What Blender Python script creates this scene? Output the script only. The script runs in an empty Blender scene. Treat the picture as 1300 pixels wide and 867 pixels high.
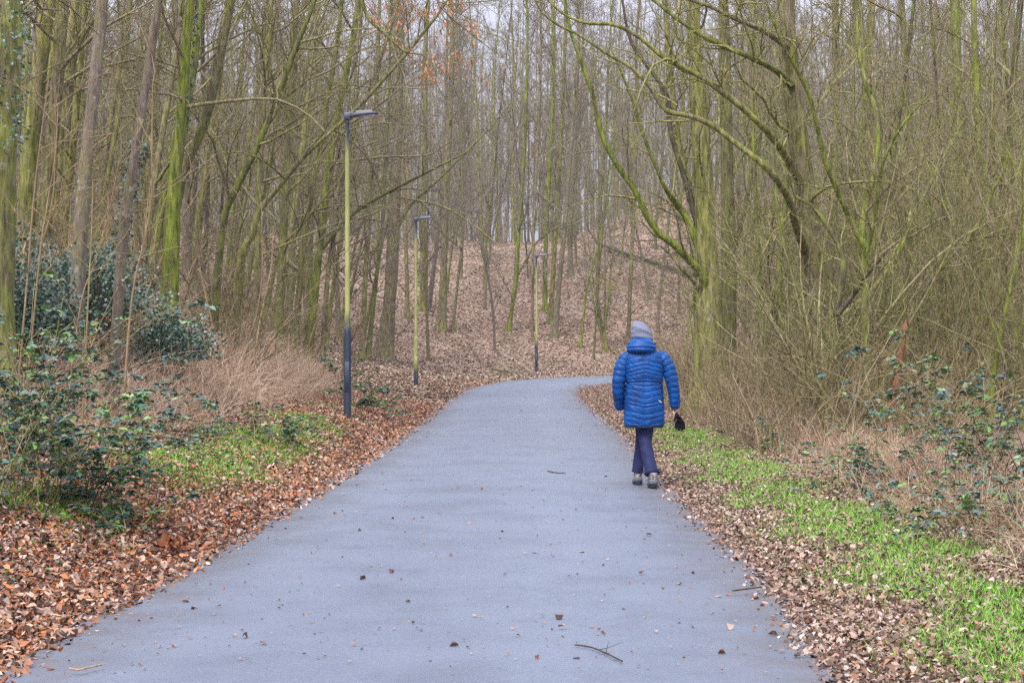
import bpy, math, random
import numpy as np
from mathutils import Vector, Matrix

# ------------------------------------------------------------------ camera, sky, sun, exposure
scene = bpy.context.scene
COL = scene.collection
FPX = 2240.0                      # focal length in photo pixels (photo 1300 wide)
CAM_H = 1.55
cam_d = bpy.data.cameras.new("camera"); cam = bpy.data.objects.new("camera", cam_d); COL.objects.link(cam)
cam_d.sensor_width = 36.0; cam_d.lens = 36.0 * FPX / 1300.0
cam_d.clip_start = 0.1; cam_d.clip_end = 3000
cam.location = (0, 0, CAM_H)
cam.rotation_euler = (math.radians(90) - math.atan(3.5 / FPX), 0, 0)
scene.camera = cam

SUN_EL, SUN_AZ = math.radians(52), math.radians(205)
world = bpy.data.worlds.new("World"); scene.world = world; world.use_nodes = True
wn = world.node_tree; wn.nodes.clear()
sky = wn.nodes.new("ShaderNodeTexSky"); sky.sky_type = 'NISHITA'; sky.sun_disc = False
sky.sun_elevation = SUN_EL; sky.sun_rotation = SUN_AZ
sky.air_density = 1.0; sky.dust_density = 6.0; sky.ozone_density = 2.0
hs = wn.nodes.new("ShaderNodeHueSaturation"); hs.inputs['Saturation'].default_value = 0.42
mixw = wn.nodes.new("ShaderNodeMix"); mixw.data_type = 'RGBA'; mixw.inputs[0].default_value = 0.75
mixw.inputs[7].default_value = (6.3, 6.4, 7.9, 1)       # flat overcast cloud deck mixed over the sky
bg = wn.nodes.new("ShaderNodeBackground"); bg.inputs['Strength'].default_value = 0.11
wo = wn.nodes.new("ShaderNodeOutputWorld")
wn.links.new(sky.outputs[0], hs.inputs['Color']); wn.links.new(hs.outputs[0], mixw.inputs[6])
tcw = wn.nodes.new("ShaderNodeTexCoord"); sxw = wn.nodes.new("ShaderNodeSeparateXYZ"); wn.links.new(tcw.outputs['Generated'], sxw.inputs[0])
gr = wn.nodes.new("ShaderNodeMapRange"); gr.inputs['From Min'].default_value = 0.0; gr.inputs['From Max'].default_value = 0.85   # overcast decks are about three times brighter overhead
gr.inputs['To Min'].default_value = 0.46; gr.inputs['To Max'].default_value = 1.55; wn.links.new(sxw.outputs[2], gr.inputs[0])
vm = wn.nodes.new("ShaderNodeVectorMath"); vm.operation = 'SCALE'; wn.links.new(mixw.outputs[2], vm.inputs[0]); wn.links.new(gr.outputs[0], vm.inputs['Scale'])
wn.links.new(vm.outputs[0], bg.inputs['Color']); wn.links.new(bg.outputs[0], wo.inputs['Surface'])
sl = bpy.data.lights.new("sun", 'SUN'); sl.energy = 1.5; sl.angle = math.radians(15); sl.color = (1.0, .97, .92)
so = bpy.data.objects.new("sun", sl); COL.objects.link(so)
sd = Vector((math.sin(SUN_AZ) * math.cos(SUN_EL), math.cos(SUN_AZ) * math.cos(SUN_EL), math.sin(SUN_EL)))
so.rotation_euler = sd.to_track_quat('Z', 'Y').to_euler()
vs = scene.view_settings
vs.view_transform = 'Standard'; vs.look = 'None'; vs.gamma = 1; vs.use_curve_mapping = False
vs.exposure = 1.05
scene.cycles.use_denoising = False
scene.render.engine = 'CYCLES'
scene.cycles.max_bounces = 5; scene.cycles.diffuse_bounces = 3; scene.cycles.glossy_bounces = 2
scene.cycles.transmission_bounces = 2; scene.cycles.transparent_max_bounces = 4
scene.cycles.volume_bounces = 0; scene.cycles.sample_clamp_indirect = 4.0

RNG = np.random.default_rng(11)
random.seed(5)

# ------------------------------------------------------------------ helpers: objects
def tag(o, label=None, cat=None, group=None, kind=None):
    if label: o["label"] = label
    if cat: o["category"] = cat
    if group: o["group"] = group
    if kind: o["kind"] = kind
    return o

def empty(name, loc=(0, 0, 0), rz=0.0):
    o = bpy.data.objects.new(name, None); COL.objects.link(o)
    o.location = loc; o.rotation_euler = (0, 0, rz); o.empty_display_size = 0.2
    return o

def link_mesh(name, me, mat, parent=None):
    o = bpy.data.objects.new(name, me); COL.objects.link(o)
    if mat is not None:
        for m in (mat if isinstance(mat, (list, tuple)) else [mat]): me.materials.append(m)
    if parent is not None: o.parent = parent
    return o

def np_mesh(name, V, faces, smooth=True, colors=None, matidx=None):
    """faces: list of int arrays, each (N,k)"""
    me = bpy.data.meshes.new(name)
    V = np.asarray(V, dtype=np.float32)
    me.vertices.add(len(V)); me.vertices.foreach_set("co", V.ravel())
    faces = [f for f in faces if len(f)]
    loops = np.concatenate([np.asarray(f).ravel() for f in faces]).astype(np.int32)
    tot = np.concatenate([np.full(len(f), f.shape[1], dtype=np.int32) for f in faces])
    start = np.concatenate([[0], np.cumsum(tot)[:-1]]).astype(np.int32)
    me.loops.add(len(loops)); me.loops.foreach_set("vertex_index", loops)
    me.polygons.add(len(tot)); me.polygons.foreach_set("loop_start", start)
    me.polygons.foreach_set("loop_total", tot)
    me.polygons.foreach_set("use_smooth", np.full(len(tot), bool(smooth)))
    if matidx is not None: me.polygons.foreach_set("material_index", np.asarray(matidx, dtype=np.int32))
    me.update(calc_edges=True)
    if colors is not None:
        a = me.color_attributes.new(name="Col", type='FLOAT_COLOR', domain='POINT')
        c = np.ones((len(V), 4), dtype=np.float32); c[:, :3] = colors
        a.data.foreach_set("color", c.ravel())
    return me

def tube_geo(P, R, sides):
    """P (B,n,3), R (B,n) -> verts, quads"""
    B, n, _ = P.shape
    T = np.empty_like(P)
    T[:, 1:-1] = P[:, 2:] - P[:, :-2]; T[:, 0] = P[:, 1] - P[:, 0]; T[:, -1] = P[:, -1] - P[:, -2]
    T /= np.linalg.norm(T, axis=2, keepdims=True) + 1e-9
    m = np.abs((P[:, -1] - P[:, 0])); big = np.argmin(m, axis=1)
    ref = np.zeros((B, 1, 3)); ref[np.arange(B), 0, big] = 1
    U = np.cross(T, np.broadcast_to(ref, T.shape)); U /= np.linalg.norm(U, axis=2, keepdims=True) + 1e-9
    W = np.cross(T, U)
    a = np.arange(sides) * 2 * math.pi / sides
    ring = U[:, :, None, :] * np.cos(a)[None, None, :, None] + W[:, :, None, :] * np.sin(a)[None, None, :, None]
    V = P[:, :, None, :] + ring * R[:, :, None, None]
    V = V.reshape(-1, 3)
    b = np.arange(B)[:, None, None] * n * sides
    i = np.arange(n - 1)[None, :, None] * sides
    k = np.arange(sides)[None, None, :]; k2 = (k + 1) % sides
    q = np.stack([b + i + k, b + i + k2, b + i + sides + k2, b + i + sides + k], axis=-1).reshape(-1, 4)
    return V, q

class Geo:
    def __init__(s): s.V = []; s.F = []; s.n = 0; s.C = []; s.M = []
    def add(s, V, F, color=None, mat=0):
        s.V.append(np.asarray(V, dtype=float)); s.n0 = s.n
        F = F if isinstance(F, list) else [F]
        for f in F:
            f = np.asarray(f, dtype=np.int64)
            if len(f): s.F.append(f + s.n); s.M.append(np.full(len(f), mat))
        s.n += len(V)
        if color is not None:
            s.C.append(np.broadcast_to(np.asarray(color, dtype=float), (len(V), 3)))
    def tubes(s, P, R, sides, color=None, mat=0):
        if len(P) == 0: return
        V, q = tube_geo(np.asarray(P, float), np.asarray(R, float), sides)
        if color is not None and np.ndim(color) == 2:
            color = np.repeat(color, P.shape[1] * sides, axis=0)
        s.add(V, q, color, mat)
    def mesh(s, name, smooth=True):
        V = np.concatenate(s.V)
        C = np.concatenate(s.C) if s.C and sum(len(c) for c in s.C) == len(V) else None
        return np_mesh(name, V, s.F, smooth, C, np.concatenate(s.M))

# ------------------------------------------------------------------ helpers: materials
def new_mat(name):
    m = bpy.data.materials.new(name); m.use_nodes = True
    nt = m.node_tree; b = nt.nodes['Principled BSDF']
    return m, nt, b
def N(nt, typ, **kw):
    n = nt.nodes.new(typ)
    for k, v in kw.items():
        if k.startswith('i_'): n.inputs[k[2:]].default_value = v
        else: setattr(n, k, v)
    return n
def ramp(nt, fac, stops, interp='LINEAR'):
    r = nt.nodes.new('ShaderNodeValToRGB'); cr = r.color_ramp; cr.interpolation = interp
    while len(cr.elements) < len(stops): cr.elements.new(0.5)
    for e, (p, c) in zip(cr.elements, stops):
        e.position = p; e.color = (*c, 1) if len(c) == 3 else c
    nt.links.new(fac, r.inputs[0]); return r
def mixc(nt, fac, a, b, mode='MIX'):
    m = nt.nodes.new('ShaderNodeMix'); m.data_type = 'RGBA'; m.blend_type = mode
    for idx, v in ((0, fac), (6, a), (7, b)):
        if hasattr(v, 'is_linked') or hasattr(v, 'links'): nt.links.new(v, m.inputs[idx])
        elif idx == 0: m.inputs[0].default_value = v
        else: m.inputs[idx].default_value = (*v, 1)
    return m.outputs[2]
def coords(nt, kind='Object', scale=(1, 1, 1)):
    tc = nt.nodes.new('ShaderNodeTexCoord'); mp = nt.nodes.new('ShaderNodeMapping')
    mp.inputs['Scale'].default_value = scale
    nt.links.new(tc.outputs[kind], mp.inputs[0]); return mp.outputs[0]
def noise(nt, vec, scale, detail=3, rough=0.55):
    n = nt.nodes.new('ShaderNodeTexNoise'); n.inputs['Scale'].default_value = scale
    n.inputs['Detail'].default_value = detail; n.inputs['Roughness'].default_value = rough
    nt.links.new(vec, n.inputs['Vector']); return n
def bump(nt, b, h, strength=0.5, dist=0.02):
    bp = nt.nodes.new('ShaderNodeBump'); bp.inputs['Strength'].default_value = strength
    bp.inputs['Distance'].default_value = dist
    nt.links.new(h, bp.inputs['Height']); nt.links.new(bp.outputs[0], b.inputs['Normal'])

def bark_mat(name, bark1, bark2, moss1, moss2, lo=.42, hi=.58, lichen=0.0):
    m, nt, b = new_mat(name)
    v = coords(nt, 'Object', (1, 1, .18))
    n1 = noise(nt, v, 28, 4, .65)
    barkc = ramp(nt, n1.outputs[0], [(.3, bark1), (.7, bark2)]).outputs[0]
    v2 = coords(nt, 'Object', (1, 1, .5))
    n2 = noise(nt, v2, 2.6, 5, .7)
    oi = nt.nodes.new('ShaderNodeObjectInfo')
    ad = N(nt, 'ShaderNodeMath', operation='MULTIPLY_ADD'); ad.inputs[1].default_value = .26; ad.inputs[2].default_value = -.13
    nt.links.new(oi.outputs['Random'], ad.inputs[0])
    su = N(nt, 'ShaderNodeMath', operation='ADD'); nt.links.new(n2.outputs[0], su.inputs[0]); nt.links.new(ad.outputs[0], su.inputs[1])
    mk = ramp(nt, su.outputs[0], [(lo, (0, 0, 0)), (hi, (1, 1, 1))])
    n3 = noise(nt, v, 14, 2)
    mossc = ramp(nt, n3.outputs[0], [(.35, moss1), (.65, moss2)]).outputs[0]
    c = mixc(nt, mk.outputs[0], barkc, mossc)
    if lichen > 0:
        n4 = noise(nt, coords(nt, 'Object', (1, 1, .7)), 9, 2)
        lk = ramp(nt, n4.outputs[0], [(.64, (0, 0, 0)), (.68, (lichen,) * 3)])
        c = mixc(nt, lk.outputs[0], c, (.36, .36, .30))
    nt.links.new(c, b.inputs['Base Color']); b.inputs['Roughness'].default_value = .9
    b.inputs['Specular IOR Level'].default_value = .2
    bump(nt, b, n1.outputs[0], 1.0, .03)
    return m

M = {}
M['bark_olive'] = bark_mat('mossy_bark', (.045, .036, .022), (.29, .235, .155), (.085, .092, .020), (.29, .28, .085), .34, .60, .5)
M['bark_green'] = bark_mat('green_mossy_bark', (.05, .045, .022), (.24, .21, .11), (.080, .105, .014), (.25, .29, .05), .34, .56, .3)
M['bark_brown'] = bark_mat('brown_bark', (.10, .078, .06), (.27, .22, .175), (.14, .145, .05), (.22, .21, .09), .48, .70, .6)
M['bark_dark'] = bark_mat('dark_wet_bark', (.028, .022, .018), (.14, .11, .08), (.085, .10, .022), (.19, .21, .05), .38, .60)
M['bark_torn'] = bark_mat('torn_wood', (.12, .05, .025), (.30, .15, .08), (.12, .08, .04), (.18, .14, .06), .6, .8)
M['twig'] = bark_mat('twig_bark', (.085, .065, .045), (.36, .29, .20), (.13, .13, .045), (.31, .29, .11), .40, .64)
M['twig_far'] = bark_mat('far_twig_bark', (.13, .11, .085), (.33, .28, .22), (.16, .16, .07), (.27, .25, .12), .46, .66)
M['twig_green'] = bark_mat('yellow_green_twig', (.075, .06, .035), (.42, .35, .21), (.14, .145, .04), (.38, .36, .12), .38, .62)
M['twig_tan'] = bark_mat('tan_shoot', (.18, .12, .07), (.38, .28, .17), (.25, .22, .08), (.36, .30, .12), .5, .7)

def attr_mat(name, rough=.8, spec=.25, transl=0.0, var=.0):
    m, nt, b = new_mat(name)
    a = nt.nodes.new('ShaderNodeAttribute'); a.attribute_name = 'Col'
    nt.links.new(a.outputs['Color'], b.inputs['Base Color'])
    b.inputs['Roughness'].default_value = rough; b.inputs['Specular IOR Level'].default_value = spec
    return m
M['leaf_litter'] = attr_mat('fallen_leaf', .75, .3)
M['grass'] = attr_mat('grass_blade', .6, .25)
M['bramble_leaf'] = attr_mat('bramble_leaf', .45, .7)
M['dry_stem'] = attr_mat('dry_stem', .85, .15)

def plain(name, col, rough=.6, metal=0, spec=.5, nscale=None, namp=.15, bumpy=0.0):
    m, nt, b = new_mat(name)
    b.inputs['Base Color'].default_value = (*col, 1); b.inputs['Roughness'].default_value = rough
    b.inputs['Metallic'].default_value = metal; b.inputs['Specular IOR Level'].default_value = spec
    if nscale:
        n = noise(nt, coords(nt), nscale, 4)
        c = ramp(nt, n.outputs[0], [(.3, tuple(x * (1 - namp) for x in col)), (.7, tuple(min(1, x * (1 + namp)) for x in col))])
        nt.links.new(c.outputs[0], b.inputs['Base Color'])
        if bumpy: bump(nt, b, n.outputs[0], bumpy, .01)
    return m

# ------------------------------------------------------------------ terrain
def spline(pts, sub=8):
    p = np.array(pts, float); out = []
    for i in range(len(p) - 1):
        p0 = p[max(i - 1, 0)]; p1 = p[i]; p2 = p[i + 1]; p3 = p[min(i + 2, len(p) - 1)]
        for k in range(sub):
            t = k / sub
            out.append(.5 * ((2 * p1) + (-p0 + p2) * t + (2 * p0 - 5 * p1 + 4 * p2 - p3) * t * t + (-p0 + 3 * p1 - 3 * p2 + p3) * t ** 3))
    out.append(p[-1]); return np.array(out)
E_OUT = spline([(-2.5, -40), (-2.45, -10), (-2.44, 4), (-2.48, 8.2), (-2.30, 12), (-2.13, 15.8), (-2.02, 19.3), (-1.86, 25.3), (-1.72, 34.7), (-1.62, 46), (-1.2, 57), (.3, 66.5), (3.6, 73), (9, 76.5), (20, 78.5), (32, 79.3), (50, 80), (80, 80), (130, 80), (230, 80), (400, 80)])
E_IN = spline([(1.45, -40), (1.45, -10), (1.53, 4), (1.55, 8), (1.66, 12), (1.65, 15), (1.64, 19.3), (1.79, 26.7), (1.78, 34.7), (1.80, 46.3), (2.15, 54), (3.6, 60.5), (7, 66), (13, 70), (22, 72.2), (34, 73.3), (50, 74), (80, 74), (130, 74), (230, 74), (400, 74)])

def sdist(E, X, Y):
    """signed distance, positive on the left of the direction of travel"""
    X = np.asarray(X, float); Y = np.asarray(Y, float); sh = X.shape
    X = X.ravel(); Y = Y.ravel()
    best = np.full(X.shape, 1e18); sg = np.ones(X.shape)
    for i in range(len(E) - 1):
        ax, ay = E[i]; bx, by = E[i + 1]; dx, dy = bx - ax, by - ay
        t = np.clip(((X - ax) * dx + (Y - ay) * dy) / (dx * dx + dy * dy), 0, 1)
        qx = X - ax - t * dx; qy = Y - ay - t * dy; d = qx * qx + qy * qy
        m = d < best - 1e-9
        best[m] = d[m]; sg[m] = np.sign(dx * (Y[m] - ay) - dy * (X[m] - ax))
    return (np.sqrt(best) * np.where(sg == 0, 1, sg)).reshape(sh)

def wob(X, Y, s, seed=0):
    a = seed * 1.7
    return (np.sin(X * s + 1.3 + a) * np.cos(Y * s * .83 + .4 - a) + .5 * np.sin(X * s * 2.3 - .7 + a) * np.cos(Y * s * 1.9 + 2.1)
            + .3 * np.sin((X + Y) * s * 4.1 + a) * np.cos((X - Y) * s * 3.7 + 1.1)) / 1.8

def sstep(a, b, x):
    t = np.clip((x - a) / (b - a), 0, 1); return t * t * (3 - 2 * t)

def terrain(X, Y, do=None, di=None):
    X = np.asarray(X, float); Y = np.asarray(Y, float)
    if do is None: do = sdist(E_OUT, X, Y)
    if di is None: di = -sdist(E_IN, X, Y)
    # outer bank
    s_near = .58 - .28 * sstep(34, 56, Y)
    s_far = .262 + .085 * sstep(0, 9, X)
    slope = s_near + (s_far - s_near) * sstep(55, 72, Y)
    cap = 4.8 + 3.0 * sstep(45, 80, Y) + 3.0 * sstep(2, 12, X)
    start = 1.5
    raw = (.24 + .14 * (1 - sstep(26, 46, Y))) * (1 - .55 * sstep(38, 52, Y)) * sstep(.0, 1.5, do) + slope * np.sqrt(np.maximum(do - start, 0) ** 2 + .6) * (do > start) + slope * math.sqrt(.6) * (sstep(.6, 1.5, do) * (do <= start)) - slope * math.sqrt(.6) * sstep(.6, 1.5, do)
    k = .9
    ho = -np.logaddexp(-raw / k, -cap / k) * k
    ho0 = -np.logaddexp(-0 / k, -cap / k) * k
    ho = ho - ho0 + .012 * np.maximum(do - 25, 0) * (do < 400)
    ho = ho + (.10 * wob(X, Y, .55, 1) + .30 * wob(X, Y, .16, 2)) * sstep(1.5, 7, do) + .03 * wob(X, Y, 1.9, 3) * sstep(.2, 1, do)
    hi = .07 * sstep(0, .9, di) - .25 * sstep(2.5, 7, di) + .12 * sstep(48, 58, Y) * sstep(.2, 1.5, di) + .03 * wob(X, Y, 1.7, 4) * sstep(.2, 1.2, di) + .15 * wob(X, Y, .3, 5) * sstep(3, 7, di)
    h = np.where(do > 0, ho, np.where(di > 0, hi, 0.0))
    return h - .035 * (1 - sstep(.05, .30, np.maximum(do, di)))

def tz(x, y): return float(terrain(np.array([x]), np.array([y]))[0])

_YS = np.concatenate([np.arange(6, 60, .1), np.arange(60, 260, .25)])
def hit(px, py):
    """world point on the ground seen at photo pixel (px,py)"""
    X = (px - 650) / FPX * _YS; Z = CAM_H - (py - 430) / FPX * _YS
    h = terrain(X, _YS); d = Z - h
    i = np.argmax(d < 0)
    if d[i] >= 0: i = len(_YS) - 1
    return X[i], _YS[i], h[i]
def at(px, py, Y): return np.array([(px - 650) / FPX * Y, Y, CAM_H - (py - 430) / FPX * Y])

# ground sheet
def axis(fine0, fine1, st, lo, hi_, g=1.18):
    a = list(np.arange(fine0, fine1, st)); s = st; x = a[-1]
    while x < hi_: s *= g; x += s; a.append(x)
    s = st; x = fine0; pre = []
    while x > lo: s *= g; x -= s; pre.append(x)
    return np.array(pre[::-1] + a)
gx = axis(-14, 16, .22, -700, 700); gy = axis(4, 112, .30, -150, 1200)
GX, GY = np.meshgrid(gx, gy)
GZ = terrain(GX, GY)
nV = GX.size; cols = len(gx); rows = len(gy)
i = np.arange(rows - 1)[:, None] * cols + np.arange(cols - 1)[None, :]
q = np.stack([i, i + 1, i + cols + 1, i + cols], -1).reshape(-1, 4)
gm = np_mesh("ground", np.stack([GX, GY, GZ], -1).reshape(-1, 3), [q], True)
m, nt, b = new_mat("leaf_covered_soil")
v = coords(nt, 'Object', (1, 1, 1))
nz = noise(nt, v, 6, 3)
vv = N(nt, 'ShaderNodeVectorMath', operation='MULTIPLY_ADD'); vv.inputs[1].default_value = (.12,) * 3
nt.links.new(nz.outputs['Color'], vv.inputs[0]); nt.links.new(v, vv.inputs[2])
vo = N(nt, 'ShaderNodeTexVoronoi'); vo.inputs['Scale'].default_value = 11; nt.links.new(vv.outputs[0], vo.inputs['Vector'])
sep = nt.nodes.new('ShaderNodeSeparateColor'); nt.links.new(vo.outputs['Color'], sep.inputs[0])
lc = ramp(nt, sep.outputs[0], [(.0, (.06, .035, .025)), (.18, (.15, .085, .055)), (.42, (.25, .165, .115)), (.7, (.34, .24, .17)), (.92, (.46, .36, .28))])
n2 = noise(nt, v, .8, 4)
mk = ramp(nt, n2.outputs[0], [(.60, (0, 0, 0)), (.72, (.55, .55, .55))])
c = mixc(nt, mk.outputs[0], lc.outputs[0], (.10, .13, .045))
n3 = noise(nt, v, .35, 3); dk = ramp(nt, n3.outputs[0], [(.35, (.72, .68, .66)), (.6, (1, 1, 1))])
c = mixc(nt, 1.0, c, dk.outputs[0], 'MULTIPLY')
nt.links.new(c, b.inputs['Base Color']); b.inputs['Roughness'].default_value = .85; b.inputs['Specular IOR Level'].default_value = .25
bump(nt, b, vo.outputs['Distance'], .8, .05)
ground = tag(link_mesh("ground", gm, m), kind="structure")

# path (asphalt sheet with slightly ragged edges)
Ys = E_OUT
def resample(E, n=900, ymax=120):
    seg = np.linalg.norm(np.diff(E, axis=0), axis=1); s = np.concatenate([[0], np.cumsum(seg)])
    t = np.linspace(0, min(s[-1], 230), n); return np.stack([np.interp(t, s, E[:, 0]), np.interp(t, s, E[:, 1])], 1)
eo = resample(E_OUT, 900); 
# nearest matching on the inner edge by arc fraction of normals
seg = np.linalg.norm(np.diff(E_IN, axis=0), axis=1); s_in = np.concatenate([[0], np.cumsum(seg)])
dense = resample(E_IN, 6000)
ei = []
last = 0
for p in eo:
    d = ((dense[last:last + 400] - p) ** 2).sum(1); k = last + int(np.argmin(d)); last = max(last, k - 1); ei.append(dense[k])
ei = np.array(ei)
NC = 31
rowsV = []
for k in range(NC):
    t = k / (NC - 1)
    P = eo * (1 - t) + ei * t
    if k in (0, NC - 1):
        dirn = (eo - ei); dirn /= np.linalg.norm(dirn, axis=1, keepdims=True)
        w = .05 * np.sin(np.arange(900) * 1.1) * np.sin(np.arange(900) * .37 + 1) + RNG.normal(0, .02, 900)
        P = P + dirn * (w + .02)[:, None] * (1 if k == 0 else -1)
    z = .004 + .035 * (1 - (2 * t - 1) ** 2)
    rowsV.append(np.column_stack([P, np.full(900, z)]))
PV = np.stack(rowsV, 1).reshape(-1, 3)
i = np.arange(899)[:, None] * NC + np.arange(NC - 1)[None, :]
q = np.stack([i, i + 1, i + NC + 1, i + NC], -1).reshape(-1, 4)
tcol = np.tile(np.linspace(0, 1, NC), 900); pm = np_mesh("path", PV, [q], True, np.stack([tcol] * 3, 1))
m, nt, b = new_mat("damp_asphalt")
v = coords(nt, 'Object')
n1 = noise(nt, v, 70, 4, .75); n2 = noise(nt, v, 1.1, 5, .6); n3 = noise(nt, coords(nt, 'Object', (1, .25, 1)), 5, 4)
c1 = ramp(nt, n1.outputs[0], [(.26, (.115, .137, .176)), (.5, (.149, .175, .226)), (.76, (.190, .222, .280))])
c2 = ramp(nt, n2.outputs[0], [(.34, (.86, .86, .87)), (.5, (1., 1., 1.)), (.66, (1.07, 1.05, 1.05))])
c3 = ramp(nt, n3.outputs[0], [(.3, (.96, .96, .97)), (.7, (1.02, 1.02, 1.02))])
c = mixc(nt, 1, c1.outputs[0], c2.outputs[0], 'MULTIPLY'); c = mixc(nt, 1, c, c3.outputs[0], 'MULTIPLY')
at_ = nt.nodes.new('ShaderNodeAttribute'); at_.attribute_name = 'Col'; sa = nt.nodes.new('ShaderNodeSeparateColor'); nt.links.new(at_.outputs['Color'], sa.inputs[0])
lane = ramp(nt, sa.outputs[0], [(0, (.90, .90, .90)), (.18, (1.04, 1.04, 1.03)), (.34, (.97, .97, .97)), (.5, (.99, .99, .99)), (.66, (1.06, 1.06, 1.05)), (.85, (.98, .98, .98)), (1, (.88, .88, .88))]); c = mixc(nt, 1, c, lane.outputs[0], 'MULTIPLY')
ed = ramp(nt, sa.outputs[0], [(0, (1, 1, 1)), (.16, (.15, .15, .15)), (.24, (0, 0, 0)), (.80, (0, 0, 0)), (.88, (.2, .2, .2)), (1, (1, 1, 1))])   # soil and leaf stain along the edges
ne = noise(nt, v, 2.3, 6, .75); nr = ramp(nt, ne.outputs[0], [(.36, (0, 0, 0)), (.60, (1, 1, 1))]); em = mixc(nt, 1, ed.outputs[0], nr.outputs[0], 'MULTIPLY')
c = mixc(nt, em, c, (.115, .095, .085))
vo = N(nt, 'ShaderNodeTexVoronoi'); vo.inputs['Scale'].default_value = 7; nt.links.new(v, vo.inputs['Vector'])
sp = ramp(nt, vo.outputs['Distance'], [(.05, (1, 1, 1)), (.08, (0, 0, 0))])
sepc = nt.nodes.new('ShaderNodeSeparateColor'); nt.links.new(vo.outputs['Color'], sepc.inputs[0])
lt = ramp(nt, sepc.outputs[1], [(.55, (0, 0, 0)), (.56, (1, 1, 1))], 'CONSTANT')
spm = mixc(nt, 1, sp.outputs[0], lt.outputs[0], 'MULTIPLY')
dcol = ramp(nt, sepc.outputs[2], [(.0, (.05, .04, .035)), (.55, (.12, .09, .07)), (.8, (.45, .46, .5))])
c = mixc(nt, spm, c, dcol.outputs[0])
nt.links.new(c, b.inputs['Base Color'])
rr = ramp(nt, n2.outputs[0], [(.35, (.42,) * 3), (.7, (.62,) * 3)]); nt.links.new(rr.outputs[0], b.inputs['Roughness'])
b.inputs['Specular IOR Level'].default_value = .5
bump(nt, b, n1.outputs[0], .8, .012)
tag(link_mesh("path", pm, m), kind="structure")

# ------------------------------------------------------------------ vegetation engine
def unit(a): return a / (np.linalg.norm(a, axis=-1, keepdims=True) + 1e-9)
def grow(rng, P, R, nch, t0, t1, ratio, ang, up, wb, npts, rr=.55, rmin=.0025, taper=.25, bias=None, tpow=1.0, Labs=None, cap=3.4):
    B, n, _ = P.shape
    nb = np.full(B, nch) if np.isscalar(nch) else nch
    idx = np.repeat(np.arange(B), nb); C = len(idx)
    if C == 0: return np.zeros((0, npts, 3)), np.zeros((0, npts))
    t = t0 + (t1 - t0) * rng.random(C) ** tpow
    f = t * (n - 1); i0 = np.clip(f.astype(int), 0, n - 2); fr = (f - i0)[:, None]
    pos = P[idx, i0] * (1 - fr) + P[idx, i0 + 1] * fr
    T = unit(P[idx, i0 + 1] - P[idx, i0]); rad = R[idx, i0] * (1 - fr[:, 0]) + R[idx, i0 + 1] * fr[:, 0]
    rnd = rng.normal(size=(C, 3))
    if bias is not None: rnd = rnd + np.asarray(bias)
    perp = unit(rnd - (rnd * T).sum(1, keepdims=True) * T)
    a = np.radians(ang[0] + (ang[1] - ang[0]) * rng.random(C))[:, None]
    d = unit(np.cos(a) * T + np.sin(a) * perp)
    plen = np.linalg.norm(P[:, -1] - P[:, 0], axis=1)[idx]
    L = (Labs if Labs is not None else plen * ratio * (1.15 - .7 * t)) * rng.uniform(.55, 1.25, C)
    if Labs is None: L = np.minimum(L, cap * rng.uniform(.6, 1.1, C))
    st = (L / (npts - 1))[:, None]
    out = np.empty((C, npts, 3)); out[:, 0] = pos
    drift = rng.normal(size=(C, 3)) * wb
    for k in range(1, npts):
        d = unit(d + np.array([0, 0, up]) + drift * .5 + rng.normal(size=(C, 3)) * wb)
        out[:, k] = out[:, k - 1] + d * st
    r0 = np.maximum(np.minimum(rad * rr, .007 + L * .0105), rmin)
    tt = np.linspace(0, 1, npts)[None, :]
    Rr = np.maximum(r0[:, None] * (1 - (1 - taper) * tt), rmin * .7)
    return out, Rr

def crown_geo(rng, P, R, limbs=10, br=6, tw=6, tl=0, t0=.2, t1=.97, Ll=.28, la=(35, 65), up=.06, wb=.12, bias=None, tpow=1.0, rmin=.003, extra=None):
    g = Geo()
    A = grow(rng, P, R, limbs, t0, t1, Ll, la, up, wb, 8, .5, rmin * 1.8, .25, bias, tpow)
    if extra is not None and len(extra[0]):
        A = (np.concatenate([A[0], extra[0]]), np.concatenate([A[1], extra[1]]))
        g.tubes(A[0][:-len(extra[0])], A[1][:-len(extra[0])], 5)
    else: g.tubes(A[0], A[1], 5)
    Bq = grow(rng, A[0], A[1], br, .12, .97, .50, (25, 60), up * .7, wb * 1.2, 6, .5, rmin * 1.2, .3, cap=1.5)
    g.tubes(Bq[0], Bq[1], 4)
    Cq = grow(rng, Bq[0], Bq[1], tw, .1, 1., .48, (22, 60), up * .5, wb * 1.3, 5, .65, rmin, .5)
    g.tubes(Cq[0], Cq[1], 3)
    if tl:
        D = grow(rng, Cq[0], Cq[1], tl, .1, 1., .45, (20, 60), up * .5, wb, 4, .75, rmin * .85, .7)
        g.tubes(D[0], D[1], 3)
    return g, Cq

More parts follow.
